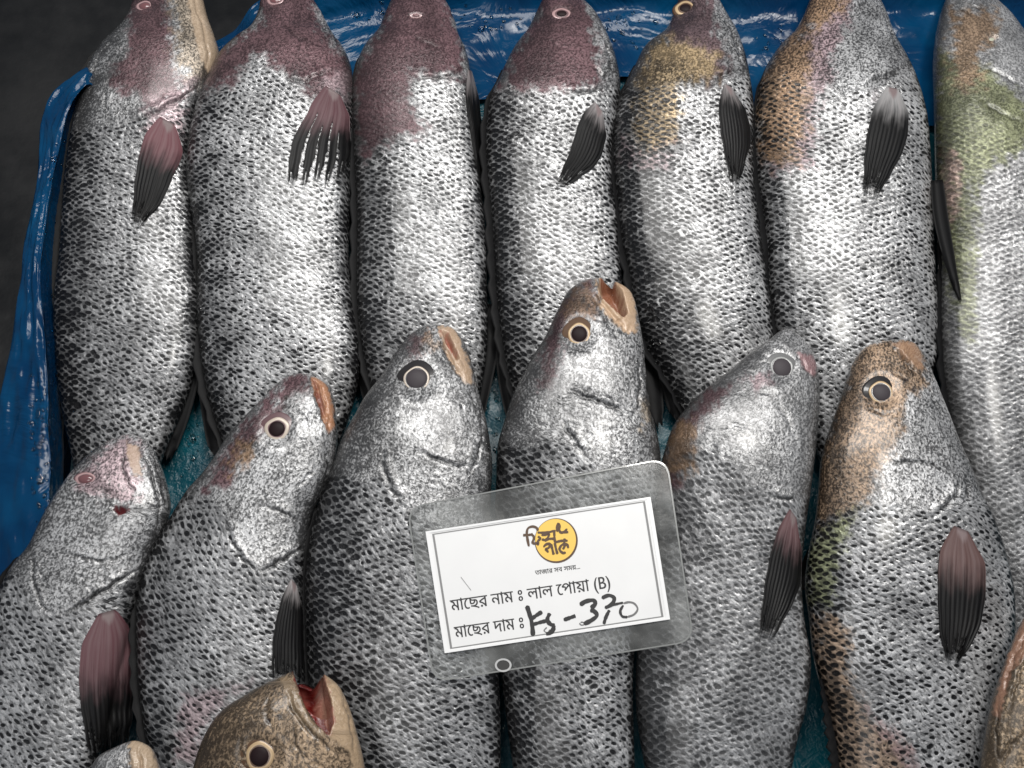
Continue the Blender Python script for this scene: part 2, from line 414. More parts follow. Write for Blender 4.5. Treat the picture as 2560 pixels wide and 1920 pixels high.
def fish(name, label, tip, st, z, tail, dark=.6, con=1.0, headline=None, tints=(), flesh=(), creases=(), holes=(), eye=None,
         thick=(.52, .43), seed=1, darkedge=.52, gloom=0.0, rim=.6, bulges=()):
    st = [np.array(s, float) for s in st]
    if tip[1] < 0:
        for q in st:
            k_ = np.clip((q[1] - 640) / 250, 0, 1); q[0] -= 20 * k_; q[2] += 16 * k_  # widened towards the tail so the darkened edges close the shaded gaps
    Lp = np.vstack([[tip], [s[:2] for s in st]]); Rp = np.vstack([[tip], [s[2:] for s in st]])
    chord = np.linalg.norm(np.diff((Lp + Rp) / 2, axis=0), axis=1)
    npr = np.maximum(4, (chord / 3.6)).astype(int); npr[0] = max(16, npr[0])
    vis = ((Lp[:-1, 1] + Rp[:-1, 1]) / 2 > 2000); npr[vis] = np.maximum(3, npr[vis] // 5)
    Lc = catmull(Lp, Rp[1], npr); Rc = catmull(Rp, Lp[1], npr)
    # non-uniform start so that the blunt snout is well sampled
    n = len(Lc)
    mid = (Lc + Rc) / 2; s = np.r_[0, np.cumsum(np.linalg.norm(np.diff(mid, axis=0), axis=1))]; s /= s[-1]
    zc = np.interp(s, [q[0] for q in z], [q[1] for q in z])
    kz = np.ones(9) / 9; zc = np.convolve(np.pad(zc, 4, mode='edge'), kz, 'valid')
    PL = unproj(Lc, zc); PR = unproj(Rc, zc); C = (PL + PR) / 2; W = (PR - PL) / 2
    hw = np.linalg.norm(W, axis=1)
    tg = np.gradient(C, axis=0); tg /= np.linalg.norm(tg, axis=1)[:, None] + 1e-12
    Wd = W / (hw[:, None] + 1e-9)
    Wd[0] = Wd[1]; tg[0] = tg[2]; tg[1] = tg[2]
    N = np.cross(Wd, tg); N /= np.linalg.norm(N, axis=1)[:, None]; N *= np.sign(N[:, 2:3])
    for _ in range(4):
        N[1:-1] = (N[:-2] + N[1:-1] * 2 + N[2:]) / 4
    N /= np.linalg.norm(N, axis=1)[:, None]
    kk = np.interp(s, [0, .1, .3, 1], [thick[0], thick[0], thick[1], thick[1] * .8])
    T = hw * kk
    mu, ml = 120, 34
    ph = np.r_[np.linspace(math.pi, 0, mu), np.linspace(0, -math.pi, ml + 2)[1:-1]]
    cx = np.sign(np.cos(ph)) * np.abs(np.cos(ph)) ** .92; cz = np.sign(np.sin(ph)) * np.abs(np.sin(ph)) ** .82
    P = C[:, None] + W[:, None] * cx[None, :, None] + N[:, None] * (T[:, None] * cz[None])[..., None]
    m = len(ph)
    du = np.gradient(P, axis=0); dv = np.gradient(P, axis=1)
    nr = np.cross(dv, du); nr /= np.linalg.norm(nr, axis=2)[..., None] + 1e-12
    outd = np.sign(np.sum(nr * (P - C[:, None]), axis=2)); nr *= np.where(outd == 0, 1, outd)[..., None]
    # attributes and relief, authored on the upper flank
    X = proj(P.reshape(-1, 3)); up = np.broadcast_to((np.arange(m) < mu)[None], (n, m)).ravel()
    vv = np.broadcast_to(np.clip((cx + 1) / 2, 0, 1)[None], (n, m)).ravel()
    uu = np.broadcast_to(s[:, None], (n, m)).ravel()
    disp = np.zeros(n * m); head = np.zeros(n * m)
    wb = wob(X, 60, seed); wb2 = wob(X, 22, seed + 50)
    if headline is not None:
        hl = np.array(headline, float)
        d, sg, _ = seg_dist(X, hl); dt, sgt, _ = seg_dist(np.array([tip], float), hl)
        sd = d * np.where(sg == sgt[0], 1, -1)
        head = sstep(sd + wb * 9 + wb2 * 5, -14, 14)
    dk = dark * (1 - sstep(vv + wb * .06, .02, darkedge)) + .25 * dark * sstep(vv, .9, 1.0) + gloom + rim * (1 - sstep(vv + wb * .02, .0, .11)) + .75 * sstep(vv + wb * .02, .935, .99) * (uu > .15)  # dorsal pigment; rim and belly-edge terms paint in the shade of the gaps
    ct = np.full(n * m, con)
    tint = np.ones((n * m, 4)); tint[:, 3] = 0
    for poly, c, a in tints:
        f = sstep(sdist(X, poly) + wb * 9 + wb2 * 8, -20, 20) * a * up
        tint[:, :3] = tint[:, :3] * (1 - f[:, None]) + np.array(c)[None] * f[:, None]
        tint[:, 3] = np.maximum(tint[:, 3], f)
        if c in (PUR,): ct = ct * (1 - .40 * f); head = np.maximum(head, f * .55)
    fle = np.zeros((n * m, 4))
    for poly, c, a in flesh:
        f = sstep(sdist(X, poly) + wb2 * 3, -6, 6) * a * np.where(up, 1, uu < .12)
        fle[:, :3] = np.where(f[:, None] > 0, fle[:, :3] * (1 - f[:, None]) + np.array(c)[None] * f[:, None], fle[:, :3])
        fle[:, 3] = np.maximum(fle[:, 3], f)
    for line, dep, wd, ridge in creases:
        ln = resample(line, 24)
        ln[:, 0] += 2.2 * np.sin(np.arange(24) * .9 + seed); ln[:, 1] += 2.2 * np.cos(np.arange(24) * 1.3 + seed)
        d, sg, fr = seg_dist(X, ln); _, sgt, _ = seg_dist(np.array([tip], float), ln)
        env = np.clip(np.minimum(fr, 1 - fr) / .30, .0, 1) * (.75 + .35 * wb2); wd = wd * .62; ridge = ridge * 1.15; dep = dep * 1.0
        same = (sg == sgt[0])
        disp += up * env * (-dep * np.exp(-(d / wd) ** 2) + ridge * same * np.exp(-((d - wd * 1.8) / (wd * 3)) ** 2))
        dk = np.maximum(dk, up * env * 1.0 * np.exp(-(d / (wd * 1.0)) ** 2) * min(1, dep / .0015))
    if tip[1] > 500 and headline is not None:                       # small skin folds over the cheek
        rw = np.random.default_rng(seed + 900); kx = np.where((head > .8) & up & (uu > .03) & (vv > .15) & (vv < .9))[0]
        for _ in range(16):
            p0 = X[rw.choice(kx)]; a0 = rw.uniform(-.6, .9); L0 = rw.uniform(25, 70); bend = rw.uniform(-.5, .5)
            ln = np.array([p0, p0 + L0 * .5 * np.array([math.cos(a0), math.sin(a0)]), p0 + L0 * np.array([math.cos(a0 + bend), math.sin(a0 + bend)])])
            d, _, fr = seg_dist(X, resample(ln, 10)); e_ = np.clip(np.minimum(fr, 1 - fr) / .4, 0, 1)
            disp += up * head * e_ * (-.0005 * np.exp(-(d / 3.2) ** 2) + .0003 * np.exp(-((d - 7) / 5) ** 2))
    for line, hgt, wd in bulges:
        d, _, fr = seg_dist(X, resample(line, 20)); disp += up * hgt * np.exp(-(d / wd) ** 2)
    if eye is not None:
        e = np.array(eye[0], float); r = eye[1]
        d = np.linalg.norm((X - e) * np.array([1, 1 / eye[2]]), axis=1)
        disp += up * (.0005 * np.exp(-((d - r * 1.35) / (r * .35)) ** 2) - .002 * np.exp(-(d / (r * .9)) ** 4))
        if r > 27:
            dk = np.maximum(dk, 0)
    P = P + nr * disp.reshape(n, m)[..., None]
    for poly, dep, soft in holes:
        f = sstep(sdist(X, poly), -2, soft)
        P = P - N[:, None] * ((f * up).reshape(n, m) * dep)[..., None] + .5 * tg[:, None] * (f.reshape(n, m) * dep)[..., None]
    V = P.reshape(-1, 3)
    ctr = C[n // 2].copy(); ctr[2] = V[:, 2].min()
    root = bpy.data.objects.new('croaker_fish' if 'croaker' in name else name, None); col.objects.link(root)
    root.location = ctr; tag(root, label, 'fish', GROUP)
    F = gridfaces(n, m, True).tolist()
    F.append(list(range((n - 1) * m, n * m)))
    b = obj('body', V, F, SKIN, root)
    me = b.data
    # uv in centimetres along/across
    ulen = np.r_[0, np.cumsum(np.linalg.norm(np.diff(C, axis=0), axis=1))] * 100
    across = np.cumsum(np.r_[np.zeros((1, n)), np.linalg.norm(np.diff(P, axis=1), axis=2).T], axis=0).T * 100
    across = across - across[:, mu // 2][:, None]
    across = across * np.clip(np.max(hw) / np.maximum(hw, 1e-4), 1, 2.2)[:, None] ** .45
    rr = np.random.default_rng(seed)
    U = np.stack([np.broadcast_to(ulen[:, None], (n, m)), across], -1).reshape(-1, 2) + rr.uniform(0, 60, 2)[None]
    uvl = me.uv_layers.new(name='UVMap'); li = np.empty(len(me.loops), np.int32); me.loops.foreach_get('vertex_index', li)
    uvl.data.foreach_set('uv', U[li].astype(np.float32).ravel())
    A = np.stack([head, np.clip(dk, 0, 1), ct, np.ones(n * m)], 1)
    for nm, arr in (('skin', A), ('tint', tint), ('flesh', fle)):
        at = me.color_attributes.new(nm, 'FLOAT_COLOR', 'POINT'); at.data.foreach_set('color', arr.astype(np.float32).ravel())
    bv = BVHTree.FromPolygons([Vector(q) for q in V.tolist()], F)
    BVHS.append((root, bv))
    info = dict(root=root, bvh=bv, L=Lc, R=Rc, zc=zc, s=s, C=C, W=W, N=N, hw=hw)
    # tail fin
    tb = C[-1]; td = (C[-1] - C[-6]); td[2] = 0; td /= np.linalg.norm(td); wd = W[-1] / np.linalg.norm(W[-1])
    a = np.linspace(-1, 1, 13); r_ = np.linspace(0, 1, 6)
    tv = []
    for q in r_:
        for aa in a:
            tv.append(tb + wd * aa * (hw[-1] * (1 - q) + .05 * q) + td * q * (.075 - .012 * (1 - abs(aa))) + np.array([0, 0, .001 * math.cos(aa * 20) * q]))
    finobj('tail_fin', np.array(tv), 6, 13, root, (.1, .09, .09), -.1)
    if eye is not None:
        make_eye(info, *eye)
    return info


def finobj(name, V, n, m, root, bc, bl, th=.0007, keep=None, mat=None):
    # two-sided thin fin n (base to tip) by m (across)
    low = V - np.array([0, 0, th])
    F = gridfaces(n, m).tolist() + [[q[3], q[2], q[1], q[0]] for q in gridfaces(n, m, off=n * m).tolist()]
    if keep is not None:
        kf = np.tile(keep.ravel(), 2); F = [q for q, k in zip(F, kf) if k]
    o_ = n * m
    for j in range(m - 1):
        F.append([j, j + 1, j + 1 + o_, j + o_]); k = (n - 1) * m
        if keep is None: F.append([k + j, k + j + o_, k + j + 1 + o_, k + j + 1])
    for i in range(n - 1):
        F.append([i * m, i * m + o_, (i + 1) * m + o_, (i + 1) * m]); F.append([i * m + m - 1, (i + 1) * m + m - 1, (i + 1) * m + m - 1 + o_, i * m + m - 1 + o_])
    o = obj(name, np.vstack([V, low]), F, mat or FIN, root)
    me = o.data
    uu, vv = np.meshgrid(np.linspace(0, 1, m), np.linspace(0, 1, n)); U = np.tile(np.stack([uu.ravel(), vv.ravel()], 1), (2, 1))
    U2 = U + 0
    uvl = me.uv_layers.new(name='UVMap'); li = np.empty(len(me.loops), np.int32); me.loops.foreach_get('vertex_index', li)
    uvl.data.foreach_set('uv', U2[li].astype(np.float32).ravel())
    at = me.color_attributes.new('finbase', 'FLOAT_COLOR', 'POINT')
    at.data.foreach_set('color', np.tile(np.array(list(bc) + [bl], np.float32), (2 * n * m, 1)).ravel())
    return o


def hit(info, px):
    d = rays([px])[0]; d = d / np.linalg.norm(d)
    h = info['bvh'].ray_cast(Vector(CAM), Vector(d))
    return h


def pectoral(info, Le, Re, bc=(.2, .1, .1), bl=.3, fingers=0, lift=.0022, jag=10, seed=1, name='pectoral_fin'):
    n, m = 34, 49
    A = resample(Le, n); B = resample(Re, n); rr = np.random.default_rng(seed)
    a = np.linspace(0, 1, m); V = np.zeros((n, m, 3))
    # tip rows run unevenly so that the ray ends are ragged
    ext = rr.uniform(-1, 1, m) * jag * 1.5; ext = np.convolve(np.pad(ext, 1, mode='edge'), [.25, .5, .25], 'valid')
    dirv = (A[-1] + B[-1]) / 2 - (A[0] + B[0]) / 2; dirv /= np.linalg.norm(dirv)
    zs = []
    for i in range(n):
        q = i / (n - 1)
        row = A[i][None] * (1 - a[:, None]) + B[i][None] * a[:, None] + dirv[None] * (ext * q ** 3)[:, None]
        cen = row[int(m * .38)].copy(); row = cen + (row - cen) * (.45 + .55 * min(1, (q / .2)) ** .7)
        row += dirv[None] * (14 * (1 - (2 * a - 1) ** 2) * q ** 4)[:, None]
        if fingers:
            g = np.abs(np.sin(a * math.pi * fingers)) ** .6
            row += dirv[None] * (-(1 - g) * 26 * q ** 2)[:, None]
        side = np.array([-dirv[1], dirv[0]]); row += side[None] * (1.2 * math.sin(i * .9 + seed) * np.abs(2 * a - 1) * q)[:, None]
        prevz = None
        for j in range(m):
            h = hit(info, row[j])
            if h[0] is not None and (prevz is None or abs(h[0].z - prevz) < .02):
                zz = h[0].z
            else:
                zz = (prevz if prevz is not None else info['zc'].mean() + .01) - .0006
            prevz = zz
            lz = lift * (.15 + .85 * min(1, q * 4)) * (.45 + .55 * math.sin(math.pi * (.12 + .76 * a[j]))) + .0005 * math.sin(a[j] * 60) * q
            V[i, j] = unproj([row[j]], zz + lz)[0]
    # smooth heights along the fin
    for _ in range(3):
        V[1:-1, :, 2] = (V[:-2, :, 2] + 2 * V[1:-1, :, 2] + V[2:, :, 2]) / 4
    keep = np.ones((n - 1, m - 1), bool)
    for j in range(1, m - 2):                                       # frayed tip: some rays end early
        if j % 3 == 0: keep[n - 1 - rr.integers(2, 9):, j] = False
    if fingers:
        for k in range(1, fingers):
            j = int(round(k * (m - 1) / fingers)) + rr.integers(-1, 2); r0 = rr.integers(9, 15)
            keep[r0:, j] = False; keep[r0 + 7:, min(j + 1, m - 2)] = False; keep[r0 + 13:, max(j - 1, 0)] = False
    return finobj(name, V.reshape(-1, 3), n, m, info['root'], bc, bl, keep=keep)


def edge_fin(info, side, s0, s1, hpx, name='dorsal_fin', rise=.012, seed=3, spiky=.5):  # back fin made black and spread sideways to darken the gap too
    """fin folded along the back (L) or belly (R) edge of a fish"""
    s = info['s']; k = np.where((s >= s0) & (s <= s1))[0]; E = info['L'] if side == 'L' else info['R']
    idx = np.linspace(k[0], k[-1], 60).astype(int); rr = np.random.default_rng(seed)
    m = len(idx); n = 7; V = np.zeros((n, m, 3)); sgn = -1 if side == 'L' else 1
    for j, i in enumerate(idx):
        q = j / (m - 1); hgt = 1.35 * hpx * math.sin(math.pi * min(1, .08 + q * .95)) ** .6 * (1 - spiky * .5 * (j % 4) / 3) / 3200
        wdir = info['W'][i] / info['hw'][i] * sgn; c = info['C'][i] + info['W'][i] * sgn
        for r in range(n):
            t = r / (n - 1)
            tdir = info['C'][min(i + 8, len(s) - 1)] - info['C'][max(i - 8, 0)]; tdir = tdir / np.linalg.norm(tdir)
            V[r, j] = c + wdir * (hgt * t - .003) + tdir * hgt * t * .9 + info['N'][i] * (.35 * rise * math.sin(t * 1.6) + .001 + .0008 * (j % 2))
    return finobj(name, V.reshape(-1, 3), n, m, info['root'], (.02, .02, .02), -1.0, mat=FIN_D)


def blade(info, line, w0, w1, z, name='anal_fin_gap_shade', seed=2):  # besides real fins, blades are added to darken the gaps between fish
    """a narrow dark blade beside the body along a traced line, for fins and gap shade"""
    c = resample(line, 24); t = np.gradient(c, axis=0); t /= np.linalg.norm(t, axis=1)[:, None]; nn = np.stack([-t[:, 1], t[:, 0]], 1)
    m = 9; V = np.zeros((24, m, 3)); rr = np.random.default_rng(seed)
    for i in range(24):
        q = i / 23; wd = (w0 + (w1 - w0) * q) * math.sin(math.pi * (.15 + .80 * q)) ** .5
        for j in range(m):
            a = j / (m - 1) * 2 - 1
            zz = (z[0] + (z[1] - z[0]) * q) + .004 * (1 - a * a) + .0008 * (j % 2)
            V[i, j] = unproj([c[i] + nn[i] * a * wd + t[i] * rr.uniform(-1, 1) * 12 * q * q], zz)[0]
    return finobj(name, V.reshape(-1, 3), 24, m, info['root'], (.02, .02, .02), -1.0, mat=FIN_D)


def make_eye(info, c, r, sq, iris, sock, pup, rp, ring=(.62, .86), sink=0.0, tilt=0):
    h = hit(info, c)
    if h[0] is None: return
    p = np.array(h[0]); nrm = np.array(h[1]); nrm = nrm if nrm[2] > 0 else -nrm
    nrm = nrm * .55 + np.array([0, -.15, .75]); nrm /= np.linalg.norm(nrm)
    # local metres per pixel
    mpp = np.linalg.norm(unproj([(c[0] + 1, c[1])], p[2])[0] - unproj([c], p[2])[0])
    R = r * mpp
    ax = np.cross([0, 1, 0], nrm); ax /= np.linalg.norm(ax); ay = np.cross(nrm, ax)
    ca, sa = math.cos(tilt), math.sin(tilt); ax, ay = ax * ca + ay * sa, ay * ca - ax * sa
    # radial profile: socket ring, iris ring, pupil bed
    prof = [(1.10, -.25), (1.04, .0), (.97, .08), (ring[1] + .04, .10), (ring[1], .15), ((ring[0] + ring[1]) / 2, .24), (ring[0], .22), (ring[0] * .8, .24), (.3, .29), (0.001, .30)]
    ns = 40; V = []; mi = []
    for q, zz in prof:
        for k in range(ns):
            a = 2 * math.pi * k / ns; wv_ = 1 + .025 * math.sin(3 * a + r) + .02 * math.sin(5 * a)
            V.append(p + (ax * math.cos(a) + ay * math.sin(a) * sq) * q * R * wv_ + nrm * (zz * .6 - sink - .03) * R)
    F = gridfaces(len(prof), ns, True).tolist()
    for i in range(len(prof) - 1):
        mid = (prof[i][0] + prof[i + 1][0]) / 2
        mi += [0 if mid > ring[1] else (1 if mid > ring[0] * .9 else 0)] * ns
    e = obj('eye', V, F, None, info['root'], True, [sock, iris], mi)
    V = []
    pr = [(1.0, .16), (.97, .22), (.8, .31), (.5, .38), (.2, .41), (.001, .415)]
    for q, zz in pr:
        for k in range(ns):
            a = 2 * math.pi * k / ns
            V.append(p + (ax * math.cos(a) + ay * math.sin(a) * sq) * q * rp * mpp + nrm * (zz * .6 - sink - .03) * R)
    o = obj('pupil', V, gridfaces(len(pr), ns, True), pup, None)
    o.parent = e
    for v_ in o.data.vertices: v_.co -= Vector(info['root'].location)


# ---- back row, left to right
ZT = [(0, .034), (.25, .032), (.6, .026), (1, .013)]
f = fish('croaker_fish', 'cream jawed croaker with maroon cheek at the left end of the back row', (430, -95),
    [(355, -60, 490, -60), (338, 0, 508, 0), (325, 41, 518, 41), (290, 90, 536, 90), (252, 130, 547, 135), (222, 180, 536, 185), (206, 230, 515, 235), (190, 290, 492, 290), (176, 360, 476, 360), (165, 440, 476, 440),
     (158, 530, 483, 530), (150, 640, 488, 640), (147, 750, 490, 750), (156, 850, 483, 850), (164, 930, 470, 930), (178, 1030, 438, 1030), (198, 1130, 395, 1130), (225, 1270, 350, 1270), (250, 1380, 320, 1380)],
    ZT, None, dark=.75, con=1.0, headline=[(150, 330), (260, 320), (300, 300), (380, 290), (460, 260), (600, 210)],
    tints=[([(290, -80), (410, -80), (440, 100), (440, 165), (472, 192), (455, 240), (390, 300), (350, 250), (270, 225), (275, 170), (310, 140), (320, 60)], PUR, .95),
           ([(410, -80), (505, -80), (530, 60), (560, 130), (535, 200), (500, 230), (465, 190), (440, 160), (440, 60)], CRM, .9),
           ([(380, 250), (510, 195), (465, 235), (470, 345), (350, 335)], PNK, .9)],
    flesh=[([(455, -90), (500, -90), (528, 50), (548, 130), (530, 200), (500, 150), (475, 50)], (.62, .47, .33), .8)],
    creases=[([(300, 312), (370, 288), (430, 258), (505, 212)], .0035, 6, .0014), ([(470, -40), (505, 60), (520, 140), (505, 200)], .0015, 6, .0004), ([(275, 180), (262, 250), (285, 310)], .0012, 5, .0006), ([(222, 240), (240, 150), (300, 80)], .002, 6, .0)],
    eye=((362, 16), 24, .75, IR_P, SOCK_P, PUPIL_P, 13), seed=11, gloom=0.1)
pectoral(f, [(385, 283), (358, 350), (340, 430), (330, 555)], [(462, 325), (456, 385), (430, 445), (400, 510), (352, 560)], (.125, .042, .052), .34, seed=1)
edge_fin(f, 'L', .12, .62, 30)
blade(f, [(488, 850), (472, 930), (445, 1030), (415, 1140)], 26, 36, (.020, .009), 'anal_fin_gap_shade')

f = fish('croaker_fish', 'bright silver croaker with maroon head and splayed black side fin in the back row', (712, -75),
    [(672, -45, 752, -45), (655, 0, 783, 0), (643, 45, 806, 40), (622, 82, 828, 82), (585, 112, 856, 118), (548, 150, 876, 160), (520, 205, 884, 210), (500, 250, 884, 260), (484, 300, 883, 310), (471, 369, 880, 375), (468, 451, 878, 451), (480, 533, 874, 533),
     (492, 615, 872, 615), (500, 702, 873, 702), (506, 784, 877, 784), (520, 866, 884, 866), (532, 948, 880, 948), (555, 1040, 858, 1040), (590, 1150, 820, 1150), (640, 1290, 770, 1290), (670, 1390, 740, 1390)],
    ZT, None, dark=.5, con=1.15, headline=[(430, 215), (560, 215), (600, 160), (650, 140), (700, 180), (770, 235), (840, 260), (960, 200)],
    tints=[([(500, 150), (560, 105), (640, 60), (655, -80), (780, -80), (800, 40), (826, 100), (900, 170), (890, 250), (780, 240), (700, 175), (640, 138), (595, 205), (530, 225), (490, 230)], PUR, .95),
           ([(800, 190), (880, 180), (880, 330), (840, 260)], PNK, .8)],
    creases=[([(690, 175), (755, 205), (800, 185), (862, 172)], .002, 6, .001), ([(690, 40), (740, 90), (790, 110)], .001, 7, .0003), ([(790, -10), (826, 60), (852, 130)], .002, 5, .0006)],
    eye=((690, 2), 26, .6, IR_P, SOCK_P, PUPIL_P, 14), seed=12, darkedge=.35, rim=.55)
pectoral(f, [(800, 205), (768, 285), (732, 355), (710, 470)], [(874, 252), (874, 330), (876, 390), (866, 440)], (.085, .032, .04), .40, fingers=5, seed=2, jag=14)
edge_fin(f, 'L', .16, .9, 26)
blade(f, [(505, 800), (520, 920), (535, 1030), (545, 1140)], 24, 40, (.018, .010), 'pelvic_fin_or_gap_shade')

f = fish('croaker_fish', 'grey croaker with maroon head and shoulder, third from left in the back row', (1045, -75),
    [(998, -40, 1095, -40), (980, 0, 1112, 0), (962, 41, 1134, 41), (945, 82, 1147, 82), (912, 123, 1163, 123), (893, 165, 1174, 165), (884, 215, 1180, 215), (882, 287, 1187, 287), (885, 369, 1193, 369), (889, 451, 1199, 451), (893, 533, 1210, 533),
     (893, 615, 1215, 615), (897, 702, 1213, 702), (906, 784, 1210, 784), (922, 866, 1204, 866), (942, 950, 1192, 950), (968, 1050, 1170, 1050), (1005, 1170, 1130, 1170), (1035, 1290, 1100, 1290)],
    ZT, None, dark=.6, con=1.0, headline=[(800, 250), (910, 235), (1020, 205), (1060, 195), (1150, 190), (1300, 170)],
    tints=[([(965, -80), (1120, -80), (1135, 30), (1165, 120), (1170, 195), (1028, 192), (1030, 260), (1075, 340), (1000, 348), (930, 385), (912, 425), (880, 300), (880, 205), (905, 135), (945, 70)], PUR, .95)],
    creases=[([(1028, 188), (1095, 194), (1140, 182), (1172, 160)], .002, 6, .001), ([(1125, 10), (1150, 80), (1165, 140)], .0022, 5, .0006), ([(1000, 60), (1050, 100), (1110, 120)], .0008, 7, .0003)],
    eye=((1040, 40), 20, .35, IR_P, SOCK_P, PUPIL_P, 9), seed=13, gloom=0.04)
pectoral(f, [(1166, 172), (1164, 240), (1176, 330), (1200, 470)], [(1186, 180), (1198, 250), (1206, 330), (1211, 465)], (.35, .32, .32), .12, seed=3)
edge_fin(f, 'L', .16, .92, 22)
blade(f, [(890, 740), (900, 850), (925, 960), (950, 1080)], 24, 32, (.016, .008), 'pelvic_fin_or_gap_shade')
blade(f, [(1222, 760), (1222, 860), (1205, 960), (1190, 1060)], 22, 28, (.016, .008), 'anal_fin_gap_shade')  # dark blade added as shade on the belly side of the gap

f = fish('croaker_fish', 'croaker with maroon head and pink ringed eye, fourth in the back row', (1402, -50),
    [(1372, -22, 1436, -22), (1357, 0, 1455, 0), (1340, 35, 1488, 35), (1318, 80, 1513, 80), (1286, 123, 1531, 123), (1264, 164, 1543, 164), (1246, 205, 1550, 205), (1226, 246, 1549, 246), (1217, 300, 1540, 300), (1214, 369, 1530, 369), (1220, 451, 1530, 451), (1228, 533, 1541, 533),
     (1233, 615, 1547, 615), (1240, 680, 1550, 680), (1252, 760, 1552, 760), (1268, 840, 1545, 840), (1288, 930, 1530, 930), (1320, 1050, 1500, 1050), (1360, 1200, 1450, 1200)],
    ZT, None, dark=.65, con=1.05, headline=[(1150, 225), (1260, 220), (1340, 218), (1420, 228), (1500, 225), (1700, 200)],
    tints=[([(1340, -60), (1450, -60), (1490, 60), (1502, 150), (1508, 218), (1430, 230), (1280, 228), (1245, 215), (1285, 120), (1330, 45)], PUR, .95)],
    creases=[([(1395, 220), (1450, 232), (1500, 222), (1535, 218)], .0022, 6, .001), ([(1482, 160), (1510, 190), (1530, 175)], .002, 5, .0008), ([(1375, 95), (1400, 125)], .0012, 6, .0005), ([(1495, 60), (1522, 130), (1534, 200)], .0022, 5, .0006)],
    eye=((1404, 36), 28, .70, IR_P, SOCK_P, PUPIL, 14), seed=14, gloom=0.05)
pectoral(f, [(1480, 243), (1450, 300), (1424, 380), (1392, 455)], [(1520, 298), (1514, 350), (1494, 405), (1425, 452)], (.30, .28, .28), .10, seed=4, jag=14)
edge_fin(f, 'L', .18, .95, 24)
blade(f, [(1252, 730), (1262, 850), (1272, 960), (1285, 1060)], 24, 30, (.016, .008), 'pelvic_fin_or_gap_shade')
blade(f, [(1565, 700), (1590, 820), (1620, 940), (1640, 1060)], 26, 40, (.016, .008), 'anal_fin_gap_shade')  # added strip that darkens the space towards the fifth fish

f = fish('croaker_fish', 'croaker with golden brown shoulder patch and dark spotted back, fifth in the back row', (1735, -60),
    [(1706, -30, 1772, -30), (1695, 0, 1795, 0), (1683, 41, 1818, 41), (1660, 82, 1841, 82), (1610, 123, 1856, 123), (1588, 164, 1867, 164), (1568, 205, 1874, 205), (1549, 246, 1880, 246), (1536, 295, 1884, 295), (1530, 369, 1882, 369), (1535, 451, 1884, 451), (1545, 533, 1893, 533),
     (1555, 615, 1904, 615), (1580, 700, 1913, 700), (1598, 784, 1918, 784), (1640, 880, 1918, 880), (1688, 960, 1905, 960), (1730, 1060, 1870, 1060), (1770, 1180, 1835, 1180)],
    ZT, None, dark=.85, con=1.1, headline=[(1480, 235), (1600, 225), (1690, 215), (1770, 222), (1810, 200), (1960, 160)],
    tints=[([(1680, -60), (1790, -60), (1795, 70), (1832, 180), (1770, 225), (1700, 160), (1620, 160), (1660, 90)], PUR, .9),
           ([(1640, 85), (1720, 105), (1795, 140), (1790, 195), (1705, 215), (1692, 360), (1610, 400), (1575, 330), (1590, 200), (1610, 140)], (1.0, .72, .38), .95),
           ([(1545, 320), (1600, 385), (1690, 365), (1672, 425), (1590, 432), (1548, 400)], PURL, .8)],
    creases=[([(1775, 218), (1808, 188), (1852, 172)], .0025, 6, .001), ([(1810, 40), (1845, 120), (1862, 190)], .0025, 5, .0008)],
    eye=((1713, 22), 29, .85, IR_C, SOCK_B, PUPIL, 15), seed=15, gloom=0.05, darkedge=.6)
pectoral(f, [(1802, 203), (1798, 280), (1812, 380), (1828, 450)], [(1845, 228), (1866, 280), (1878, 350), (1850, 455)], (.30, .28, .28), .08, seed=5, jag=14)
edge_fin(f, 'L', .18, .95, 24)
blade(f, [(1600, 740), (1640, 860), (1680, 950), (1700, 1050)], 26, 40, (.018, .009), 'pelvic_fin_or_gap_shade')  # put in to keep the gap on the back side dark
blade(f, [(1925, 760), (1930, 840), (1935, 920)], 24, 30, (.018, .010), 'anal_fin_gap_shade')  # added dark fill for the shaded gap before the sixth fish

f = fish('croaker_fish', 'large silver croaker with brown and pinkish shoulder stripe, sixth in the back row', (2115, -95),
    [(2060, -60, 2170, -60), (2025, 0, 2195, 0), (2008, 41, 2214, 41), (1985, 82, 2228, 82), (1945, 123, 2246, 123), (1918, 164, 2268, 164), (1900, 205, 2286, 205), (1890, 250, 2301, 250), (1885, 300, 2313, 300), (1886, 369, 2320, 369), (1893, 451, 2325, 451), (1905, 533, 2330, 533),
     (1916, 615, 2332, 615), (1924, 702, 2332, 702), (1942, 784, 2334, 784), (1968, 880, 2326, 880), (2000, 980, 2300, 980), (2050, 1100, 2250, 1100), (2100, 1240, 2190, 1240)],
    ZT, None, dark=.3, con=1.1, headline=[(1820, 200), (1950, 190), (2060, 215), (2110, 235), (2180, 225), (2400, 150)],
    tints=[([(2020, 60), (2060, -80), (2150, -80), (2130, 50), (2092, 120), (2078, 220), (2045, 260), (2035, 415), (1940, 442), (1892, 415), (1940, 300), (1960, 120)], PURL, .9),
           ([(2020, -80), (2130, -80), (2110, 20), (2080, 45), (2012, 95), (2032, 110), (2018, 300), (1990, 410), (1900, 412), (1880, 250), (1915, 160), (1960, 85)], BRN, .95),
           ([(2180, 235), (2205, 235), (2205, 265), (2180, 265)], PUR, .6)],
    creases=[([(2152, 225), (2190, 196), (2238, 182), (2262, 160)], .0025, 6, .0012), ([(2205, 20), (2235, 100), (2256, 150)], .0022, 5, .0006)],
    seed=16, darkedge=.3, rim=.35)
pectoral(f, [(2205, 213), (2184, 270), (2165, 360), (2158, 480)], [(2266, 228), (2272, 290), (2262, 365), (2195, 488)], (.30, .30, .30), .20, seed=6, jag=16)
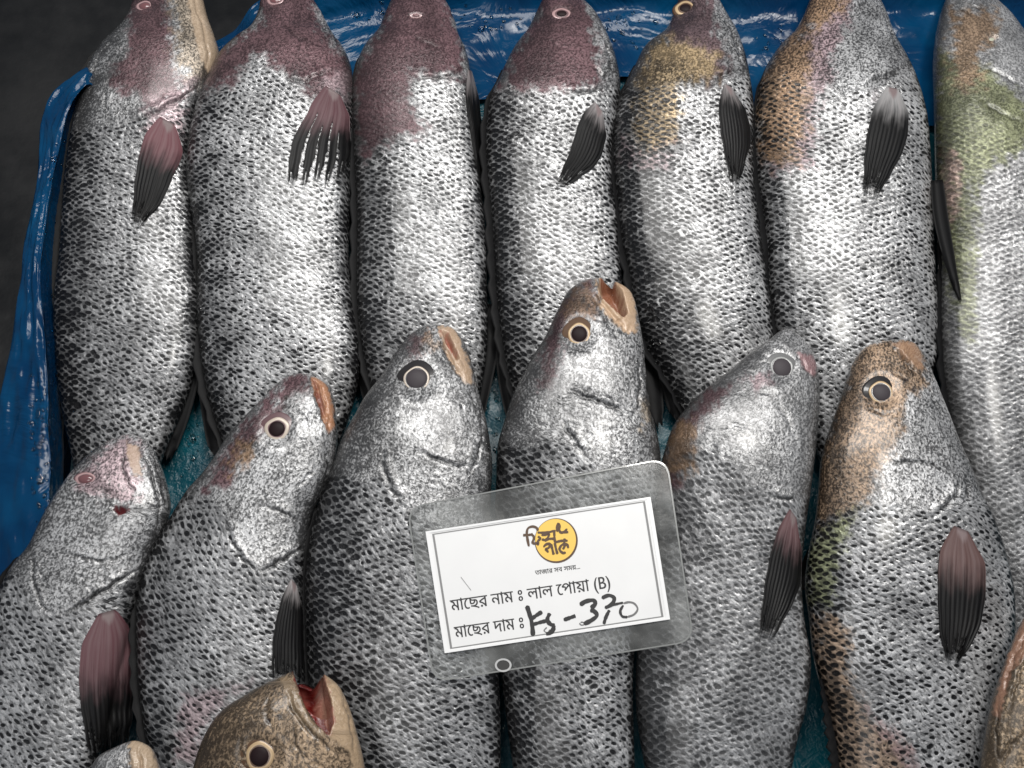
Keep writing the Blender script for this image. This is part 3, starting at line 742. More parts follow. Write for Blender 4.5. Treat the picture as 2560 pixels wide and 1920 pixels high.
edge_fin(f, 'L', .18, .95, 24)

f = fish('croaker_fish', 'pale smooth olive and silver croaker at the right end of the back row', (2430, -60),
    [(2385, -35, 2475, -30), (2364, 0, 2490, 5), (2350, 41, 2525, 45), (2341, 90, 2560, 95), (2336, 150, 2595, 150), (2338, 246, 2640, 250), (2340, 350, 2675, 350), (2342, 450, 2695, 450), (2346, 560, 2705, 560),
     (2352, 680, 2712, 680), (2362, 800, 2720, 800), (2376, 930, 2722, 930), (2396, 1060, 2720, 1060), (2420, 1180, 2715, 1180), (2450, 1300, 2700, 1300), (2485, 1430, 2680, 1430), (2530, 1580, 2650, 1580), (2560, 1700, 2620, 1700)],
    [(0, .034), (.3, .033), (.7, .026), (1, .016)], None, dark=.35, con=.62, headline=[(2300, 330), (2440, 250), (2480, 300), (2560, 350), (2800, 300)],
    tints=[([(2340, 120), (2455, 150), (2560, 250), (2640, 340), (2520, 400), (2445, 460), (2440, 860), (2395, 850), (2330, 500)], OLI, .95), ([(2375, 20), (2485, 20), (2505, 80), (2452, 140), (2450, 222), (2390, 225), (2378, 130)], TAN, .95),
           ([(2358, 370), (2402, 400), (2392, 545), (2360, 520)], (1.05, .72, .62), .9)],
    creases=[([(2450, 155), (2510, 190), (2570, 220)], .0014, 7, .0004), ([(2445, 240), (2500, 280), (2570, 310)], .0014, 7, .0004), ([(2395, 15), (2432, 40)], .0016, 6, .0), ([(2420, 15), (2460, 20)], .0016, 5, .0)],
    eye=((2480, 100), 19, .75, EYE_PALE, EYE_PALE, EYE_PALE, 11, (.62, .86), .18), seed=17)
blade(f, [(2342, 450), (2352, 540), (2372, 640), (2398, 745)], 22, 12, (.050, .046), 'pelvic_fin_or_gap_shade')
edge_fin(f, 'L', .3, .9, 22)


# ---- front row
ZB = [(0, .066), (.18, .062), (.45, .050), (.75, .042), (1, .030)]
f = fish('croaker_fish', 'silver croaker with pinkish face and clouded eye, left end of the front row', (326, 1086),
    [(270, 1105, 372, 1108), (213, 1148, 396, 1152), (165, 1208, 414, 1205), (135, 1252, 424, 1265), (105, 1305, 408, 1325), (75, 1365, 376, 1395), (38, 1410, 350, 1465), (5, 1470, 328, 1540), (-25, 1560, 308, 1630), (-50, 1680, 282, 1740), (-70, 1800, 258, 1850),
     (-80, 1930, 228, 1950), (-70, 2080, 190, 2080), (-30, 2250, 120, 2250), (10, 2380, 80, 2380)],
    ZB, None, dark=.45, con=1.0, headline=[(-100, 1440), (40, 1440), (90, 1520), (145, 1545), (220, 1510), (300, 1470), (480, 1380)],
    tints=[([(195, 1180), (255, 1120), (300, 1090), (350, 1095), (352, 1200), (340, 1262), (250, 1248), (180, 1222)], PNK, .95)],
    flesh=[([(315, 1105), (348, 1115), (356, 1190), (335, 1190), (318, 1150)], (.62, .45, .34), .85), ([(284, 1262), (322, 1264), (318, 1282), (300, 1290), (284, 1280)], (.13, .02, .025), 1.0)],
    creases=[([(145, 1543), (220, 1500), (300, 1450), (362, 1415)], .0042, 6, .0016), ([(84, 1363), (84, 1450), (108, 1515), (143, 1543)], .0018, 6, .0008), ([(140, 1375), (200, 1392), (260, 1402), (330, 1380)], .0012, 6, .0005), ([(310, 1110), (308, 1170), (340, 1240)], .002, 6, .0006),
             ([(352, 1110), (380, 1190), (400, 1280), (380, 1350)], .0022, 6, .0008), ([(372, 1110), (400, 1190), (413, 1270)], .0014, 5, .0004), ([(240, 1215), (290, 1240)], .001, 8, 0)],
    holes=[([(288, 1265), (318, 1266), (314, 1280), (300, 1286), (288, 1278)], .006, 7)],
    eye=((215, 1198), 32, .62, IR_P, SOCK_P, PUPIL_P, 18), seed=21, darkedge=.3)
pectoral(f, [(228, 1540), (205, 1610), (198, 1720), (208, 1800), (225, 1890)], [(318, 1515), (334, 1580), (338, 1650), (334, 1750), (318, 1880)], (.095, .034, .042), .50, seed=7, jag=16)
edge_fin(f, 'L', .25, .95, 24)

f = fish('croaker_fish', 'silver croaker with maroon forehead, white ringed eye and orange lips in the front row', (752, 934),
    [(712, 947, 790, 944), (672, 983, 826, 975), (639, 1018, 839, 1036), (605, 1054, 842, 1108), (570, 1095, 829, 1173), (541, 1140, 806, 1232), (510, 1183, 782, 1280), (470, 1228, 768, 1340), (430, 1293, 760, 1410), (390, 1358, 757, 1480), (361, 1428, 758, 1540), (346, 1510, 760, 1610), (345, 1610, 765, 1690),
     (352, 1740, 775, 1790), (385, 1920, 780, 1930), (440, 2080, 750, 2090), (510, 2260, 680, 2260), (560, 2390, 630, 2390)],
    ZB, None, dark=.5, con=1.0, headline=[(380, 1240), (500, 1230), (565, 1290), (590, 1370), (650, 1432), (700, 1402), (900, 1330)],
    tints=[([(500, 1230), (560, 1120), (620, 1040), (680, 975), (720, 930), (775, 930), (780, 975), (722, 1000), (682, 1050), (640, 1110), (620, 1150), (570, 1222), (530, 1225)], PUR, .95), ([(600, 1110), (640, 1108), (642, 1140), (592, 1182), (568, 1172)], BRN, .9),
           ([(455, 1730), (640, 1700), (560, 1760), (510, 1830), (490, 1920), (430, 1900)], PURL, .8)],
    flesh=[([(708, 993), (716, 985), (724, 993), (716, 1001)], (.02, .012, .01), .95), ([(705, 1018), (712, 1011), (719, 1018), (712, 1025)], (.02, .012, .01), .95), ([(776, 940), (812, 948), (830, 990), (840, 1065), (822, 1085), (800, 1030), (782, 985)], (.52, .25, .13), .9), ([(783, 950), (793, 960), (812, 1030), (805, 1040), (790, 995)], (.20, .05, .03), .9)],
    creases=[([(772, 945), (790, 985), (812, 1050), (830, 1085)], .003, 7, .001), ([(796, 952), (812, 1000), (826, 1060)], .0022, 5, .0006), ([(650, 1432), (700, 1402), (765, 1365)], .0042, 6, .0016), ([(565, 1290), (578, 1345), (605, 1395), (650, 1430)], .0016, 6, .0008), ([(640, 1258), (700, 1278), (765, 1308)], .0012, 6, .0006), ([(800, 1120), (820, 1160), (812, 1210)], .0018, 6, .0006)],
    holes=[([(782, 948), (796, 956), (818, 1040), (808, 1042)], .004, 8)],
    eye=((693, 1073), 43, .98, IR_W, SOCK_P, PUPIL, 21, (.52, .72)), seed=22, darkedge=.3)
pectoral(f, [(722, 1440), (700, 1510), (682, 1600), (680, 1700)], [(752, 1475), (760, 1560), (766, 1650), (768, 1700)], (.45, .42, .42), .10, seed=8)
edge_fin(f, 'L', .3, .95, 20)

f = fish('croaker_fish', 'silver croaker with large black socketed grey eye and cream lips, left behind price card', (1082, 812),
    [(1040, 828, 1133, 823), (1005, 862, 1162, 860), (980, 903, 1181, 915), (949, 948, 1198, 985), (912, 997, 1215, 1050), (883, 1050, 1225, 1105), (857, 1097, 1231, 1160), (833, 1165, 1228, 1225), (804, 1240, 1226, 1290), (780, 1325, 1227, 1370), (766, 1425, 1231, 1460), (765, 1550, 1240, 1580), (772, 1690, 1248, 1710),
     (795, 1820, 1252, 1830), (835, 1930, 1250, 1940), (890, 2090, 1220, 2100), (970, 2270, 1140, 2270), (1020, 2400, 1090, 2400)],
    ZB, None, dark=.62, con=1.0, headline=[(700, 1150), (860, 1195), (960, 1200), (1014, 1276), (1100, 1315), (1300, 1330)],
    tints=[([(1025, 835), (1072, 820), (1062, 880), (1042, 902), (1018, 890)], PUR, .9), ([(1060, 815), (1120, 860), (1110, 880), (1060, 872)], BRN, .8)],
    flesh=[([(1045, 872), (1052, 865), (1059, 872), (1052, 879)], (.02, .012, .01), .95), ([(1060, 862), (1066, 856), (1072, 862), (1066, 868)], (.02, .012, .01), .95), ([(1092, 812), (1135, 812), (1172, 900), (1186, 960), (1165, 958), (1140, 930), (1112, 880)], (.60, .42, .28), .88), ([(1104, 826), (1118, 832), (1140, 880), (1132, 885), (1112, 855)], (.35, .11, .07), .95)],
    creases=[([(1085, 822), (1110, 865), (1140, 920), (1170, 965)], .003, 7, .001), ([(965, 1108), (957, 1149), (970, 1200), (1014, 1276)], .0022, 7, .0012), ([(1035, 1124), (1096, 1149), (1158, 1166), (1190, 1155)], .0022, 6, .001), ([(1196, 1000), (1206, 1080), (1196, 1140), (1170, 1190)], .0022, 7, .0008), ([(1170, 960), (1195, 1040)], .0015, 6, .0004)],
    holes=[([(1104, 824), (1122, 832), (1150, 895), (1140, 900), (1115, 860)], .007, 8)],
    eye=((1042, 948), 48, 1.0, IR_W, SOCK_D, PUPIL_G, 27, (.58, .68)), seed=23, gloom=.12)
edge_fin(f, 'L', .3, .95, 24)

f = fish('croaker_fish', 'open mouthed silver croaker with cream ringed eye above the price card', (1490, 696),
    [(1425, 725, 1572, 728), (1400, 765, 1592, 775), (1385, 795, 1599, 815), (1362, 845, 1609, 870), (1334, 890, 1615, 935), (1305, 942, 1624, 1005), (1281, 992, 1638, 1068), (1262, 1052, 1650, 1132), (1244, 1115, 1650, 1200), (1240, 1195, 1642, 1280), (1238, 1290, 1625, 1370), (1240, 1400, 1605, 1470), (1245, 1540, 1590, 1580),
     (1255, 1700, 1582, 1710), (1270, 1830, 1584, 1840), (1285, 1940, 1585, 1950), (1310, 2090, 1560, 2090), (1370, 2260, 1500, 2260), (1400, 2380, 1470, 2380)],
    ZB, None, dark=.7, con=1.0, headline=[(1180, 1120), (1300, 1115), (1404, 1100), (1453, 1145), (1500, 1170), (1720, 1180)],
    tints=[([(1395, 740), (1480, 690), (1515, 770), (1480, 805), (1420, 810), (1410, 860), (1385, 968), (1340, 975), (1355, 860)], PUR, .95), ([(1440, 715), (1482, 728), (1512, 765), (1480, 800), (1425, 800), (1412, 765)], BRN, .75), ([(1598, 1010), (1630, 1010), (1630, 1070), (1600, 1070)], CRM, .9)],
    flesh=[([(1451, 752), (1458, 745), (1465, 752), (1458, 759)], (.02, .012, .01), .95), ([(1464, 768), (1470, 762), (1476, 768), (1470, 774)], (.02, .012, .01), .95), ([(1502, 745), (1488, 712), (1500, 670), (1560, 670), (1580, 715), (1592, 770), (1594, 832), (1565, 835), (1525, 800), (1498, 765)], (.62, .43, .28), .92), ([(1504, 735), (1500, 690), (1535, 690), (1552, 730), (1566, 775), (1560, 790), (1540, 772), (1520, 756)], (.24, .085, .04), .97)],
    creases=[([(1484, 722), (1510, 760), (1545, 800), (1575, 832)], .003, 6, .001), ([(1480, 735), (1510, 790), (1550, 850)], .0014, 6, .0005), ([(1416, 972), (1469, 993), (1527, 1013), (1582, 1042)], .0035, 6, .0012), ([(1404, 1048), (1424, 1083), (1453, 1124), (1472, 1150)], .003, 6, .001), ([(1594, 880), (1600, 960), (1596, 1010), (1570, 1060)], .0022, 6, .0008), ([(1606, 870), (1618, 980), (1640, 1090)], .002, 5, .0006)],
    holes=[([(1492, 700), (1524, 690), (1556, 724), (1570, 780), (1558, 792), (1528, 765), (1504, 742)], .014, 9)],
    eye=((1448, 836), 41, 1.05, IR_C, SOCK_B, PUPIL, 21, (.55, .68)), seed=24, gloom=.10)
blade(f, [(1600, 1060), (1625, 1110), (1640, 1150)], 18, 22, (.055, .05), 'pelvic_fin_or_gap_shade')

f = fish('croaker_fish', 'dull grey croaker with closed mouth and brown maroon nape, right of the price card', (1966, 822),
    [(1914, 856, 2008, 850), (1873, 884, 2030, 885), (1836, 916, 2043, 935), (1795, 949, 2047, 1000), (1758, 979, 2043, 1062), (1721, 1015, 2038, 1120), (1685, 1062, 2031, 1178), (1660, 1130, 2023, 1240), (1640, 1230, 2011, 1330), (1618, 1370, 2002, 1430), (1602, 1500, 2008, 1545), (1592, 1640, 2025, 1655),
     (1590, 1760, 2014, 1765), (1600, 1850, 1992, 1850), (1615, 1930, 1975, 1930), (1655, 2090, 1920, 2090), (1720, 2250, 1850, 2250), (1750, 2370, 1820, 2370)],
    ZB, None, dark=.62, con=.78, headline=[(1560, 1150), (1700, 1130), (1790, 1120), (1860, 1180), (1930, 1240), (2000, 1245), (2200, 1210)],
    tints=[([(1660, 1090), (1770, 968), (1842, 955), (1803, 1002), (1762, 1060), (1745, 1095), (1702, 1222), (1630, 1260)], PUR, .95), ([(1650, 1100), (1700, 1055), (1745, 1060), (1735, 1182), (1655, 1190)], BRN, .9), ([(1870, 945), (1930, 928), (1936, 962), (1880, 978)], PURL, .9)],
    flesh=[([(1990, 882), (2030, 888), (2048, 912), (2036, 945), (2010, 925)], (.42, .22, .23), .75)],
    creases=[([(1985, 880), (2010, 910), (2030, 955)], .0016, 6, .0006), ([(1915, 1232), (1960, 1248), (2005, 1240)], .0018, 6, .0008), ([(1940, 1000), (1975, 1060), (2000, 1130)], .0006, 9, .0003)],
    eye=((1954, 920), 38, 1.05, IR_G, SOCK_G, PUPIL_G, 24, (.66, .76)), seed=25, gloom=.14, darkedge=.4)
pectoral(f, [(1968, 1262), (1948, 1315), (1920, 1420), (1898, 1590)], [(2002, 1310), (2004, 1380), (1998, 1470), (1932, 1600)], (.11, .05, .055), .24, seed=9, jag=14)

f = fish('croaker_fish', 'plump croaker with brown forehead, ringed eye and clearly spotted flank in the front row', (2226, 852),
    [(2164, 868, 2285, 862), (2133, 905, 2312, 903), (2118, 948, 2333, 948), (2103, 990, 2353, 1000), (2086, 1042, 2374, 1054), (2069, 1092, 2396, 1112), (2054, 1152, 2420, 1165), (2048, 1225, 2446, 1230), (2040, 1300, 2477, 1293), (2023, 1383, 2505, 1375), (2015, 1465, 2526, 1465), (2024, 1540, 2531, 1550), (2037, 1650, 2526, 1650),
     (2060, 1740, 2515, 1740), (2085, 1850, 2495, 1850), (2100, 1940, 2470, 1940), (2150, 2090, 2400, 2090), (2220, 2260, 2340, 2260), (2250, 2370, 2310, 2370)],
    ZB, None, dark=.35, con=1.1, headline=[(1980, 1330), (2060, 1310), (2140, 1270), (2200, 1250), (2280, 1280), (2350, 1270), (2600, 1200)],
    tints=[([(2130, 850), (2285, 845), (2315, 912), (2325, 962), (2283, 992), (2262, 1022), (2257, 1082), (2232, 1142), (2200, 1182), (2182, 1242), (2130, 1290), (2030, 1330), (2030, 1200), (2060, 1090), (2100, 980)], TAN, .95), ([(2010, 1370), (2090, 1295), (2142, 1272), (2102, 1400), (2080, 1520), (2010, 1535)], (.68, .74, .36), .9),
           ([(2020, 1520), (2092, 1540), (2132, 1570), (2127, 1700), (2182, 1790), (2270, 1850), (2290, 1960), (2080, 1960), (2040, 1700)], (.78, .54, .36), .95), ([(2162, 1770), (2242, 1820), (2330, 1940), (2272, 1940)], PURL, .7)],
    flesh=[([(2254, 950), (2262, 942), (2270, 950), (2262, 958)], (.02, .012, .01), .95), ([(2276, 972), (2284, 964), (2292, 972), (2284, 980)], (.02, .012, .01), .95), ([(2228, 855), (2290, 852), (2312, 905), (2300, 930), (2270, 905)], (.52, .31, .19), .75)],
    creases=[([(2228, 862), (2256, 892), (2290, 935)], .0035, 6, .0012), ([(2226, 1157), (2310, 1156), (2372, 1182)], .0014, 6, .0006), ([(2400, 1185), (2388, 1238), (2357, 1268), (2325, 1300)], .0022, 6, .0014), ([(2418, 1200), (2420, 1260)], .0012, 6, .0006), ([(2300, 930), (2340, 1010), (2370, 1080)], .0008, 6, .0003), ([(2165, 1010), (2200, 1035), (2240, 1025)], .0008, 7, .0003)],
    eye=((2202, 982), 42, 1.0, IR_C, SOCK_D, PUPIL_G, 23, (.58, .70)), seed=26, darkedge=.25, rim=.3)
pectoral(f, [(2370, 1308), (2350, 1380), (2346, 1480), (2352, 1580), (2372, 1655)], [(2445, 1338), (2464, 1420), (2460, 1520), (2440, 1590), (2395, 1655)], (.085, .042, .038), .36, seed=10, jag=16)
edge_fin(f, 'L', .55, .95, 22)

# ---- nearest fish, lying on top of the front row
f = fish('croaker_fish', 'brown croaker with wide open red mouth at the bottom edge', (768, 1672),
    [(668, 1706, 838, 1706), (612, 1738, 864, 1748), (566, 1768, 881, 1795), (535, 1800, 895, 1845), (505, 1855, 908, 1900), (482, 1930, 915, 1960), (455, 2050, 912, 2060), (440, 2200, 900, 2200), (460, 2350, 860, 2350), (560, 2600, 760, 2600), (620, 2740, 690, 2740)],
    [(0, .100), (.15, .096), (.4, .080), (1, .035)], None, dark=.6, con=.95, headline=[(300, 2180), (500, 2150), (700, 2200), (1000, 2100)],
    tints=[([(350, 1600), (1000, 1600), (1000, 2300), (350, 2300)], (.78, .56, .36), 1.0)],
    flesh=[([(663, 1800), (672, 1791), (681, 1800), (672, 1809)], (.02, .012, .01), .95), ([(692, 1790), (700, 1782), (708, 1790), (700, 1798)], (.02, .012, .01), .95), ([(735, 1672), (755, 1700), (775, 1760), (830, 1850), (870, 1880), (892, 2000), (940, 2000), (940, 1800), (850, 1660), (800, 1650)], (.58, .42, .27), .85), ([(690, 1690), (735, 1690), (770, 1790), (820, 1845), (800, 1850), (740, 1790)], (.50, .36, .22), .6),
           ([(715, 1630), (736, 1700), (764, 1760), (792, 1808), (822, 1838), (836, 1810), (830, 1750), (812, 1700), (806, 1630)], (.17, .012, .010), 1.0), ([(745, 1690), (782, 1680), (792, 1715), (782, 1745), (762, 1735)], (.48, .13, .10), .9), ([(808, 1690), (822, 1720), (832, 1790), (828, 1830), (818, 1800), (812, 1740)], (.55, .27, .20), .9)],
    creases=[([(735, 1690), (755, 1740), (790, 1810), (825, 1850)], .0015, 6, .002), ([(715, 1720), (745, 1790), (800, 1850), (850, 1890)], .0025, 7, .001), ([(850, 1720), (875, 1800), (890, 1900)], .0015, 7, .0006), ([(600, 1840), (605, 1900), (640, 1950)], .0014, 7, .0008), ([(740, 1800), (735, 1850), (760, 1900)], .0016, 6, .0006), ([(670, 1740), (668, 1790), (690, 1830)], .0012, 7, .0004)],
    holes=[([(722, 1640), (740, 1698), (762, 1760), (790, 1806), (820, 1836), (832, 1806), (828, 1750), (812, 1702), (800, 1640)], .026, 9)],
    eye=((650, 1890), 52, 1.0, IR_C, SOCK_B, PUPIL, 25, (.52, .68)), seed=31, darkedge=.75, thick=(.44, .38))

f = fish('croaker_fish', 'pale cream jawed snout poking up at the bottom edge, left of the brown fish', (338, 1852),
    [(286, 1868, 378, 1872), (246, 1892, 397, 1916), (226, 1935, 408, 1965), (200, 2050, 425, 2060), (185, 2200, 432, 2200), (200, 2400, 420, 2400), (280, 2620, 350, 2620)],
    [(0, .088), (.3, .080), (1, .04)], None, dark=.4, con=.7, headline=[(100, 2150), (260, 2120), (500, 2100)],
    tints=[([(320, 1800), (480, 1800), (480, 2200), (330, 2200)], CRM, .9)],
    flesh=[([(322, 1850), (352, 1845), (382, 1872), (402, 1930), (420, 2050), (350, 2050), (325, 1930)], (.60, .45, .31), .85)],
    creases=[([(345, 1862), (352, 1900), (372, 1970)], .002, 6, .0006), ([(320, 1862), (326, 1910), (350, 1990)], .002, 6, .0006)], seed=32, darkedge=.5)

f = fish('croaker_fish', 'tan croaker with streaked reddish jaw, cut off by the right edge', (2640, 1480),
    [(2574, 1530, 2710, 1530), (2545, 1580, 2745, 1590), (2522, 1635, 2765, 1650), (2502, 1690, 2780, 1720), (2482, 1750, 2790, 1800), (2466, 1830, 2795, 1880), (2452, 1920, 2795, 1950), (2450, 2080, 2790, 2080), (2480, 2250, 2750, 2250), (2550, 2450, 2680, 2450)],
    [(0, .092), (.3, .086), (1, .04)], None, dark=.5, con=.9, headline=[(2300, 2050), (2600, 2080), (2900, 2000)],
    tints=[([(2400, 1400), (2900, 1400), (2900, 2200), (2400, 2200)], (1.0, .74, .48), 1.0)],
    flesh=[([(2570, 1500), (2640, 1480), (2640, 1560), (2530, 1680), (2500, 1800), (2478, 1780), (2510, 1660)], (.50, .27, .18), .7)],
    creases=[([(2580, 1560), (2535, 1640), (2505, 1740)], .0022, 6, .001), ([(2590, 1600), (2550, 1680), (2520, 1780)], .0018, 6, .0006), ([(2500, 1740), (2490, 1830), (2500, 1920)], .0016, 6, .0008), ([(2570, 1830), (2520, 1870), (2500, 1920)], .0018, 8, .0008)],
    eye=((2660, 1700), 46, 1.0, IR_C, SOCK_B, PUPIL, 24, (.62, .82)), seed=33, darkedge=.4)

# ------------------------------------------------------------------ price card
def ridge_fit():
    pts = []
    for px in np.linspace(1040, 1720, 22):
        for py in np.linspace(1170, 1690, 16):
            d = rays([(px, py)])[0]; d = d / np.linalg.norm(d); best = None
            for r_, b in BVHS:
                h = b.ray_cast(Vector(CAM), Vector(d))
                if h[0] is not None and (best is None or h[3] < best[3]): best = h
            if best is not None: pts.append(tuple(best[0]))
    P = np.array(pts); hi = P[P[:, 2] > np.percentile(P[:, 2], 55)]
    A = np.c_[hi[:, :2], np.ones(len(hi))]; c, *_ = np.linalg.lstsq(A, hi[:, 2], rcond=None)
    # only points really under the card count for clearance
    res = P[:, 2] - (P[:, :2] @ c[:2] + c[2])
    c[2] += np.percentile(res, 99.0) + .0006
    return c


PC = ridge_fit()
PN = np.array([-PC[0], -PC[1], 1.0]); PN /= np.linalg.norm(PN)


def onplane(px, lift=0.0):
    d = rays(px); o_ = np.array([0, 0, PC[2]]) + PN * lift
    t = ((o_ - CAM) @ PN) / (d @ PN)
    P = CAM[None] + d * t[:, None]
    return P


card = bpy.data.objects.new('price_card', None); col.objects.link(card); card.location = onplane([(1385, 1430)])[0]
tag(card, 'clear plastic price card with white insert and handwritten price lying on the fish', 'price card')


def rounded(c, r, n=9):
    c = [np.array(q, float) for q in c]; out = []
    for i in range(4):
        p, a, b = c[i], c[i - 1], c[(i + 1) % 4]
        da = (a - p) / np.linalg.norm(a - p); db = (b - p) / np.linalg.norm(b - p)
        for t in np.linspace(0, 1, n):
            out.append((1 - t) ** 2 * (p + da * r) + 2 * t * (1 - t) * p + t * t * (p + db * r))
    return np.array(out)


def slab(name, outline, z0, z1, mat, parent, smooth=False):
    n = len(outline); V = np.vstack([onplane(outline, z1), onplane(outline, z0)])
    F = [list(range(n)), list(range(2 * n - 1, n - 1, -1))] + [[i, i + n, (i + 1) % n + n, (i + 1) % n] for i in range(n)]
    return obj(name, V, F, mat, parent, smooth)


def ring(name, out, inn, z0, z1, mat, parent):
    n = len(out)
    V = np.vstack([onplane(out, z1), onplane(inn, z1), onplane(out, z0), onplane(inn, z0)]); F = []
    for i in range(n):
        j = (i + 1) % n
        F += [[i, j, n + j, n + i], [2 * n + i, i, n + i, 3 * n + i][:0] or [i, 2 * n + i, 2 * n + j, j], [n + i, n + j, 3 * n + j, 3 * n + i]]
    return obj(name, V, F, mat, parent, False)


def sleeve_mat():
    k = NT('clear_sleeve'); co = k.n('ShaderNodeTexCoord').outputs['Object']
    n = k.noise(co, 55, 4, .6); n2 = k.noise(co, 14, 3, .6)
    k.set(Base_Color=k.mix(k.sstep(n2, .35, .7), (.30, .305, .30), (.55, .56, .55)), Roughness=k.math('MULTIPLY_ADD', n, .3, .12), Coat_Weight=.5, Coat_Roughness=.08)
    k.bump(k.math('ADD', n2, k.math('MULTIPLY', n, .3)), .7, .004)
    tr = k.n('ShaderNodeBsdfTransparent'); tr.inputs[0].default_value = (.95, .955, .955, 1)
    ms = k.n('ShaderNodeMixShader'); k.l(k.math('MULTIPLY_ADD', k.sstep(n2, .3, .7), .16, .03), ms.inputs[0])
    k.l(tr.outputs[0], ms.inputs[1]); k.l(k.b.outputs[0], ms.inputs[2])
    k.l(ms.outputs[0], k.t.nodes['Material Output'].inputs[0])
    return k.m


def paper_mat():
    k = NT('white_paper'); co = k.n('ShaderNodeTexCoord').outputs['Object']
    n = k.noise(co, 25, 4, .6)
    k.set(Base_Color=k.mix(n, (.68, .68, .68), (.78, .78, .775)), Roughness=.45, Coat_Weight=.25, Coat_Roughness=.2)
    return k.m


SLEEVE = sleeve_mat(); PAPER = paper_mat()
INK = plain('print_ink', (.012, .012, .014), .5); MARK = plain('marker_ink', (.006, .006, .007), .4); MARKG = plain('thin_marker_ink', (.14, .14, .14), .5)
YEL = plain('logo_yellow', (.80, .52, .09), .5); BRNI = plain('logo_brown', (.07, .03, .008), .5); GREYL = plain('border_grey', (.20, .20, .20), .5); SEAL = plain('seal_white', (.80, .80, .80), .25)

outer = [(1016, 1268), (1668, 1144), (1736, 1604), (1082, 1706)]
slab('sleeve', rounded(outer, 46), 0, .0008, SLEEVE, card, False)
lip = rounded(outer, 46); cc = lip.mean(0); lip_in = cc + (lip - cc) * np.array([.988, .984])
ring('sleeve_rim', lip, lip_in, .0008, .0012, plain('sleeve_edge', (.22, .225, .22), .2, Coat_Weight=.5), card)
pq = [(1070, 1331), (1621, 1246), (1669, 1546), (1117, 1629)]
paper = slab('paper_insert', rounded(pq, 4, 3), .0009, .0014, PAPER, card)
ctr_ = np.mean(pq, 0)


def inset(q, d):
    return [tuple(ctr_ + (np.array(p) - ctr_) * (1 - d / np.linalg.norm(np.array(p) - ctr_) * 1.35)) for p in q]


ring('pocket_seal', np.array(inset(pq, -5)), np.array(inset(pq, 3)), .0009, .0019, SEAL, card)
ring('printed_border', np.array(inset(pq, 8)), np.array(inset(pq, 12.5)), .0014, .00155, GREYL, paper)


def stroke(name, lines, mat, parent, lift, taper=True):
    """pen strokes: list of (points px, width px); each stroke a ribbon with round ends"""
    V = []; F = []
    for li, (pts, wd) in enumerate(lines):
        c = resample(pts, 26); t = np.gradient(c, axis=0); t /= np.linalg.norm(t, axis=1)[:, None] + 1e-9
        nn = np.stack([-t[:, 1], t[:, 0]], 1); o_ = len(V)
        q = np.linspace(0, 1, 26)
        wv_ = wd / 2 * (1 + .10 * np.sin(q * 9 + li) + .07 * np.sin(q * 23 + li * 2)) * np.minimum(1, np.sqrt(np.clip(np.minimum(q, 1 - q) / .035, .06, 1)))
        P = onplane(np.vstack([c + nn * wv_[:, None], c - nn * wv_[:, None]]), lift + li * .00001)
        V += P.tolist()
        F += [[o_ + i, o_ + i + 1, o_ + 26 + i + 1, o_ + 26 + i] for i in range(25)]
    return obj(name, V, F, mat, parent, False)


def text(name, s, p0, p1, height, mat, parent, lift, bold=0.0):
    """printed line from p0 to p1 (px, on the head line); every outline is filled by itself because font contours overlap"""
    cu = bpy.data.curves.new(name, 'FONT'); cu.body = s; cu.size = 1.0; cu.resolution_u = 3
    to = bpy.data.objects.new(name, cu); col.objects.link(to)
    for q in bpy.context.selected_objects: q.select_set(False)
    bpy.context.view_layer.objects.active = to; to.select_set(True)
    bpy.ops.object.convert(target='CURVE')
    cv = to.data; sps = []
    for sp in cv.splines:
        pts = [(b.handle_left[:2], b.co[:2], b.handle_right[:2]) for b in sp.bezier_points]; poly = []
        for a_, b_ in zip(pts, pts[1:] + pts[:1]):
            P0, P1, P2, P3 = [np.array(q) for q in (a_[1], a_[2], b_[0], b_[1])]
            for t in np.linspace(0, 1, 5)[:-1]:
                poly.append((1 - t) ** 3 * P0 + 3 * (1 - t) ** 2 * t * P1 + 3 * (1 - t) * t * t * P2 + t ** 3 * P3)
        if len(poly) < 3: continue
        poly = np.array(poly); x, y = poly[:, 0], poly[:, 1]
        sps.append((poly, .5 * np.sum(x * np.roll(y, -1) - y * np.roll(x, -1))))
    bpy.data.objects.remove(to)
    # scan the outlines row by row (non-zero winding) into thin horizontal strips
    al = np.vstack([q[0] for q in sps]); hrow = .011; V = []; F = []
    for yy in np.arange(al[:, 1].min(), al[:, 1].max(), hrow):
        yc = yy + hrow / 2; ev = []
        for pl, _ in sps:
            a = pl; b = np.roll(pl, -1, axis=0); k = (a[:, 1] > yc) != (b[:, 1] > yc)
            for p, q in zip(a[k], b[k]):
                ev.append((p[0] + (q[0] - p[0]) * (yc - p[1]) / (q[1] - p[1]), 1 if q[1] > p[1] else -1))
        ev.sort(); wn = 0
        for x_, d_ in ev:
            if wn == 0: xs = x_
            wn += d_
            if wn == 0:
                o_ = len(V); V += [(xs - bold, yy), (x_ + bold, yy), (x_ + bold, yy + hrow), (xs - bold, yy + hrow)]; F.append([o_, o_ + 1, o_ + 2, o_ + 3])
    zl = np.zeros(len(V)); V = np.array(V)
    x0, x1 = V[:, 0].min(), V[:, 0].max()
    p0 = np.array(p0, float); p1 = np.array(p1, float); ex = (p1 - p0) / (x1 - x0); en = ex / np.linalg.norm(ex); ey = np.array([-en[1], en[0]])
    px = p0[None] + (V[:, :1] - x0) * ex[None] + ((.62 - V[:, 1:2]) * height) * ey[None]
    P = onplane(px, lift) + PN[None] * np.array(zl)[:, None]
    return obj(name, P, F, mat, parent, False)


